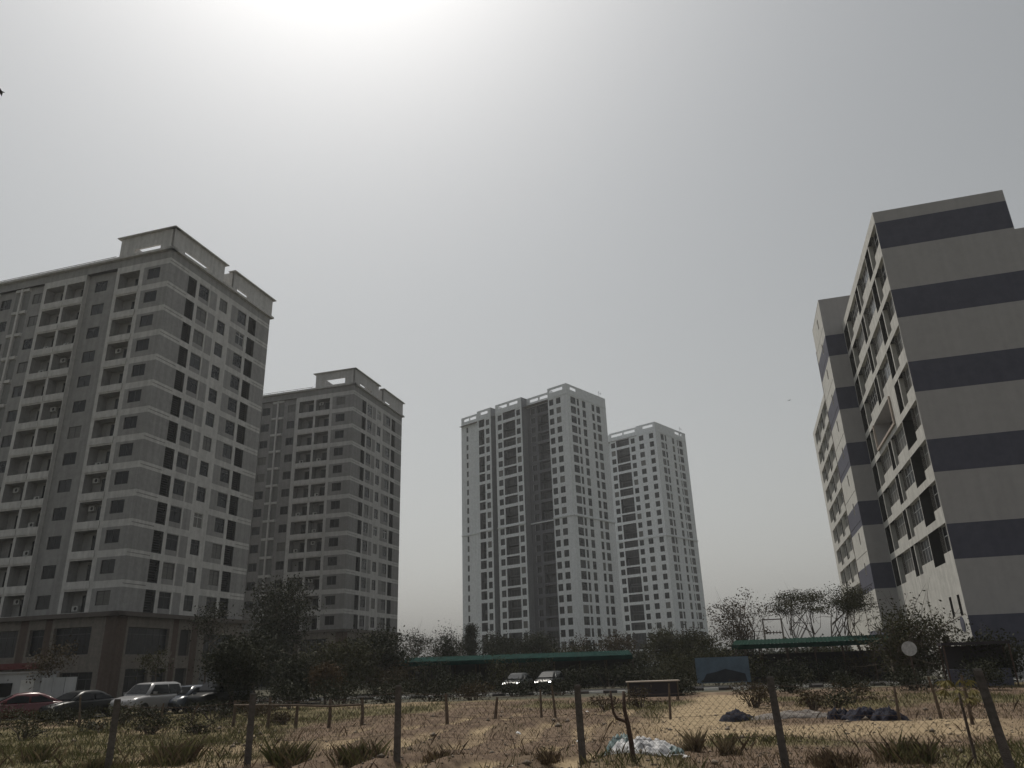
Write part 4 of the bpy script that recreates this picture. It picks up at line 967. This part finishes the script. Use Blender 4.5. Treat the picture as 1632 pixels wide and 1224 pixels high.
# papaya sapling
p = pol(18.0, 28.3); t = thing('papaya_sapling', 'thin papaya sapling with a drooping yellow-green crown', 'tree', (p.x, p.y, gz(p.x, p.y)))
q = MB(); q.tube([(0.02, 0, -0.1), (0, 0, 0.6), (-0.02, 0, 1.3)], [0.035, 0.028, 0.022], 'bark', 8); q.build('trunk', t, True)
rp_ = random.Random(3)
for k in range(13):
    a = k * 2.4; L_ = 0.22 + 0.1 * rp_.random(); q = MB(); st_ = Vector((-0.02, 0, 1.28)); el = 0.12 - 0.16 * (k % 3)
    tip = st_ + Vector((math.cos(a) * L_, math.sin(a) * L_ * 0.8, el + 0.08)); q.tube([st_, st_.lerp(tip, 0.5) + Vector((0, 0, 0.05)), tip], [0.006, 0.005, 0.004], 'leaf_yellow', 5)
    for j in range(7):
        b_ = a + (j - 3) * 0.62; l2 = 0.17 * (1 - abs(j - 3) * 0.12); e = tip + Vector((math.cos(b_) * l2, math.sin(b_) * l2, -0.08 - 0.03 * abs(j - 3))); s2 = Vector((-math.sin(b_), math.cos(b_), 0)) * 0.03
        md = tip.lerp(e, 0.55) + Vector((0, 0, 0.015)); q.poly([tip, md + s2, e, md - s2], 'leaf_yellow')
    q.build('leaf', t)

# ------------------------------------------------------------------ rubbish on the ground
def rumple(name, label, cat, loc, a, b, h, mt, seed, nn=26, group=None):
    r = np.random.default_rng(seed); u = np.linspace(-1, 1, nn); U_, V_ = np.meshgrid(u, u)
    ox, oy = r.uniform(0, 50, 2)
    e = np.clip(1 - np.hypot(U_, V_) ** 2, 0, 1); n = vnoise(U_ * 2.5 + ox, V_ * 2.5 + oy, 1.0, seed) * 0.5 + np.abs(vnoise(U_ * 5 + ox, V_ * 5 + oy, 1.0, seed + 1) - 0.5) * 1.1 + np.abs(vnoise(U_ * 11 + ox, V_ * 11 + oy, 1.0, seed + 3) - 0.5) * 0.6
    s_ = 1 + 0.25 * (vnoise(U_ * 2 + oy, V_ * 2 + ox, 1.0, seed + 2) - 0.5)
    Vv = np.stack([U_ * a * s_, V_ * b * s_, h * (e ** 0.6) * (0.35 + n) - 0.02], -1).reshape(-1, 3)
    I = np.arange(nn * nn).reshape(nn, nn); Qq = np.stack([I[:-1, :-1], I[:-1, 1:], I[1:, 1:], I[1:, :-1]], -1).reshape(-1, 4)
    me = bpy.data.meshes.new(name); np_mesh(me, Vv, Qq); me.materials.append(MATS[mt])
    o = link(bpy.data.objects.new(name, me)); o.location = loc; sm = o.modifiers.new('thickness', 'SOLIDIFY'); sm.thickness = 0.006; tag(o, label, cat, group); return o
def gp(d, az_): p = pol(d, az_); return (p.x, p.y, gz(p.x, p.y))
rumple('plastic_sheet', 'crumpled pale plastic sheet lying right of the fourth fence post', 'sheet', gp(19.4, 8.2), 0.8, 0.6, 0.30, 'tarp_pale', 60, 44)
rumple('tarpaulin', 'blue-green tarpaulin end left of the pale sheet', 'sheet', gp(19.9, 6.8), 0.42, 0.4, 0.38, 'tarp_blue', 63)
rumple('tarpaulin', 'small blue-green tarpaulin piece right of the pale sheet', 'sheet', gp(19.3, 10.2), 0.28, 0.22, 0.16, 'tarp_blue', 66)
for k, (d_, az_, w_, lb) in enumerate([(30.0, 14.7, 0.55, 'dark blue rubbish bundle on the sandy path'), (29.8, 21.1, 0.34, 'leftmost dark blue bundle of the three on the right'), (29.6, 22.6, 0.55, 'middle dark blue bundle of the three on the right'), (29.2, 24.0, 0.45, 'rightmost dark bundle of the three, with a pale rag')]):
    rumple('rubbish_bundle', lb, 'bundle', gp(d_, az_), w_ * 1.25, w_ * 0.8, 0.36, 'sack_navy', 70 + 3 * k, 26, 'dark bundles of rubbish')
for k, (d_, az_, lb) in enumerate([(18.9, 9.8, 'white scrap beside the small blue-green tarpaulin'), (18.7, 11.0, 'white scrap right of the small blue-green tarpaulin'), (24.0, 3.8, 'white scrap on the ridges right of the fourth post'), (26.0, -0.4, 'white scrap among the ridges at mid field'), (22.5, -16.9, 'white scrap right of the second fence post'), (20.2, -22.4, 'pale scrap near the bottom left'), (36.0, 4.5, 'white scrap by the low stall')]):
    rumple('litter_scrap', lb, 'litter', gp(d_, az_), 0.1, 0.07, 0.07, 'litter', 90 + 3 * k, 8, 'white litter scraps')
rumple('soil_heap', 'long low heap of grey soil between the bundles', 'soil', gp(30.3, 18.3), 1.6, 0.5, 0.25, 'concrete', 120, 26)

# ------------------------------------------------------------------ sheds, stall, boards, signs
mat('green_roof_dim', (0.008, 0.03, 0.026), var=0.5, scale=1.2, rough=0.9, spec=0.03)
def shelter(label, A, B, z, depth, n, name='market_shelter', rm='green_roof'):
    A, B = Vector(A), Vector(B); ax = (B - A); L_ = ax.length; t = thing(name, label, 'shelter', A, math.atan2(ax.y, ax.x))
    q = MB(); m_ = int(L_ / 0.3)
    for i in range(m_):                                   # corrugated sheet roof
        x0, x1, x2 = L_ * i / m_, L_ * (i + 0.5) / m_, L_ * (i + 1) / m_
        for (xa, xb, za, zb_) in ((x0, x1, 0, 0.05), (x1, x2, 0.05, 0)):
            q.poly([(xa, -0.3, z - 0.45 + za), (xb, -0.3, z - 0.45 + zb_), (xb, depth, z + zb_), (xa, depth, z + za)], rm)
    q.box((0, -0.32, z - 0.78), (L_, -0.27, z - 0.42), rm); q.build('roof', t)
    for i in range(n + 1):
        for y in (0, depth - 0.2):
            q = MB(); q.tube([(L_ * i / n, y, -0.1), (L_ * i / n, y, z - 0.5 + (0.35 if y else 0))], 0.05, 'rust', 6); q.build('post', t)
    q = MB(); q.box((0.1, depth - 0.12, 0.0), (L_ - 0.1, depth - 0.06, 2.3), 'canvas_dark'); q.build('dark_backing', t)  # dark sheet added to darken the view through under the roof
    return t
shelter('long green-roofed shelter behind the shrubs, left of centre', (-11.3, 73.4, 0), (10.1, 72.2, 0), 3.05, 3.5, 9, rm='green_roof_dim')
shelter('green-roofed shelter under the acacias on the right', (18.0, 67.6, 0), (30.2, 63.0, 0), 3.5, 3.0, 6)
t = thing('low_stall', 'low dark stall with a pale plank along its top', 'stall', (5.9, 45.6, 0), rad(-5))
q = MB(); q.box((0, -0.5, 0.93), (2.95, 0.5, 0.99), 'plank_pale'); q.build('plank', t)
q = MB(); q.box((0.08, -0.42, 0.15), (2.85, -0.36, 0.928), 'canvas_dark'); q.build('cloth', t)
for x in (0.1, 2.8):
    for y in (-0.45, 0.4): q = MB(); q.tube([(x, y + 0.0, -0.1), (x, y, 0.93)], 0.035, 'wood_stake', 6); q.build('leg', t)
t = thing('notice_board', 'dull blue billboard among the shrubs, left of the sandy path', 'billboard', (15.1, 60.2, 0), rad(-12))
q = MB(); q.box((-1.95, -0.05, 0.35), (1.95, 0.05, 2.15), 'board_blue'); q.build('panel', t)
q = MB(); q.poly([(-1.6, -0.054, 0.4), (1.7, -0.054, 0.4), (1.6, -0.054, 0.95), (0.9, -0.054, 1.15), (0.2, -0.054, 1.32), (-0.5, -0.054, 1.12), (-1.2, -0.054, 1.0)], 'board_dark'); q.build('print', t)
for x in (-1.6, 1.6): q = MB(); q.box((x - 0.05, 0.052, -0.1), (x + 0.05, 0.15, 2.1), 'metal_grey'); q.build('post', t)
t = thing('round_sign', 'pale round sign on a pole before the striped block', 'sign', tuple(pol(50, 26.0)), rad(-26))
N = 28; q = MB()
f1 = [(0.39 * math.cos(2 * math.pi * i / N), -0.03, 2.23 + 0.39 * math.sin(2 * math.pi * i / N)) for i in range(N)]; f2 = [(x, 0.0, z) for x, y, z in f1]
q.poly(f1, 'tarp_pale'); q.poly(f2, 'metal_grey')
for i in range(N): q.poly([f1[i], f1[(i + 1) % N], f2[(i + 1) % N], f2[i]], 'metal_grey')
q.build('disc', t); q = MB(); q.tube([(0, 0.05, -0.1), (0, 0.05, 2.3)], 0.04, 'rust', 8); q.build('pole', t)
t = thing('kiosk', 'dark open kiosk with a flat awning at the striped block', 'kiosk', tuple(pol(55, 29.6)), rad(-20))
q = MB(); q.box((-1.8, -0.9, 2.35), (1.8, 0.9, 2.5), 'canvas_dark'); q.build('awning', t)
for x in (-1.7, 1.7):
    for y in (-0.8, 0.8): q = MB(); q.tube([(x, y, -0.1), (x, y, 2.35)], 0.045, 'rust', 6); q.build('post', t)
q = MB(); q.box((-1.6, -0.3, 0.0), (1.6, 0.6, 1.0), 'stripe_navy'); q.build('counter', t)
q = MB(); q.box((-1.6, 0.62, 1.0), (1.6, 0.7, 2.3), 'canvas_dark'); q.build('back_panel', t)
t = thing('power_pole', 'H-frame power pole against the sky between the trees', 'pole', tuple(pol(120, 17.8)), rad(-17))
for x in (-1.28, 1.28): q = MB(); q.tube([(x, 0, -0.2), (x, 0, 7.3)], [0.17, 0.11], 'concrete', 8); q.build('pole', t)
q = MB(); q.box((-1.45, -0.08, 7.12), (1.5, 0.08, 7.26), 'rust'); q.build('crossarm', t)
q = MB(); q.box((-1.2, -0.06, 5.3), (1.2, 0.06, 5.42), 'rust'); c_ = q.build('crossarm', t)
for i in range(5): q = MB(); q.tube([(-0.9 + 0.45 * i, 0, 5.15), (-0.9 + 0.45 * i, 0, 5.6)], 0.06, 'black_trim', 6); q.build('insulator', c_)

# birds in the sky
def bird(label, loc, s, rz):
    mb = MB(); mb.tube([(-0.5 * s, 0, 0), (-0.2 * s, 0, 0.02 * s), (0.2 * s, 0, 0.02 * s), (0.5 * s, 0, 0)], [0.02 * s, 0.09 * s, 0.1 * s, 0.02 * s], 'bird', 7)
    for k in (-1, 1): mb.poly([(0.22 * s, k * 0.05 * s, 0.03 * s), (0.05 * s, k * 0.55 * s, 0.2 * s), (-0.15 * s, k * 0.95 * s, 0.08 * s), (-0.18 * s, k * 0.05 * s, 0.03 * s)], 'bird')
    o = mb.build('bird'); o.location = loc; o.rotation_euler = (0, 0, rz); tag(o, label, 'bird')
p = pol(90, 21.38); bird('tiny dark bird in the sky left of the striped block', (p.x, p.y, 30.45), 0.32, 0.6)
p = pol(40, -40.45); bird('dark bird cut off by the left edge of the sky', (p.x, p.y, 30.6), 0.42, 0.3)

# ------------------------------------------------------------------ haze: the milky air of the day
hz = MB(); hz.box((-420, -30, -1.5), (420, 700, 95), 'bird'); ho = hz.build('haze'); tag(ho, kind='stuff')
ho['label'] = 'thin milky haze in the air over the whole place'
hm = bpy.data.materials.new('haze_air'); hm.use_nodes = True; hn = hm.node_tree
for n_ in list(hn.nodes):
    if n_.type == 'BSDF_PRINCIPLED': hn.nodes.remove(n_)
pv_ = hn.nodes.new('ShaderNodeVolumePrincipled'); pv_.inputs['Color'].default_value = (0.92, 0.95, 0.97, 1); pv_.inputs['Density'].default_value = 0.0003; pv_.inputs['Anisotropy'].default_value = 0.35
hn.links.new(pv_.outputs[0], hn.nodes['Material Output'].inputs['Volume'])
ho.data.materials.clear(); ho.data.materials.append(hm)
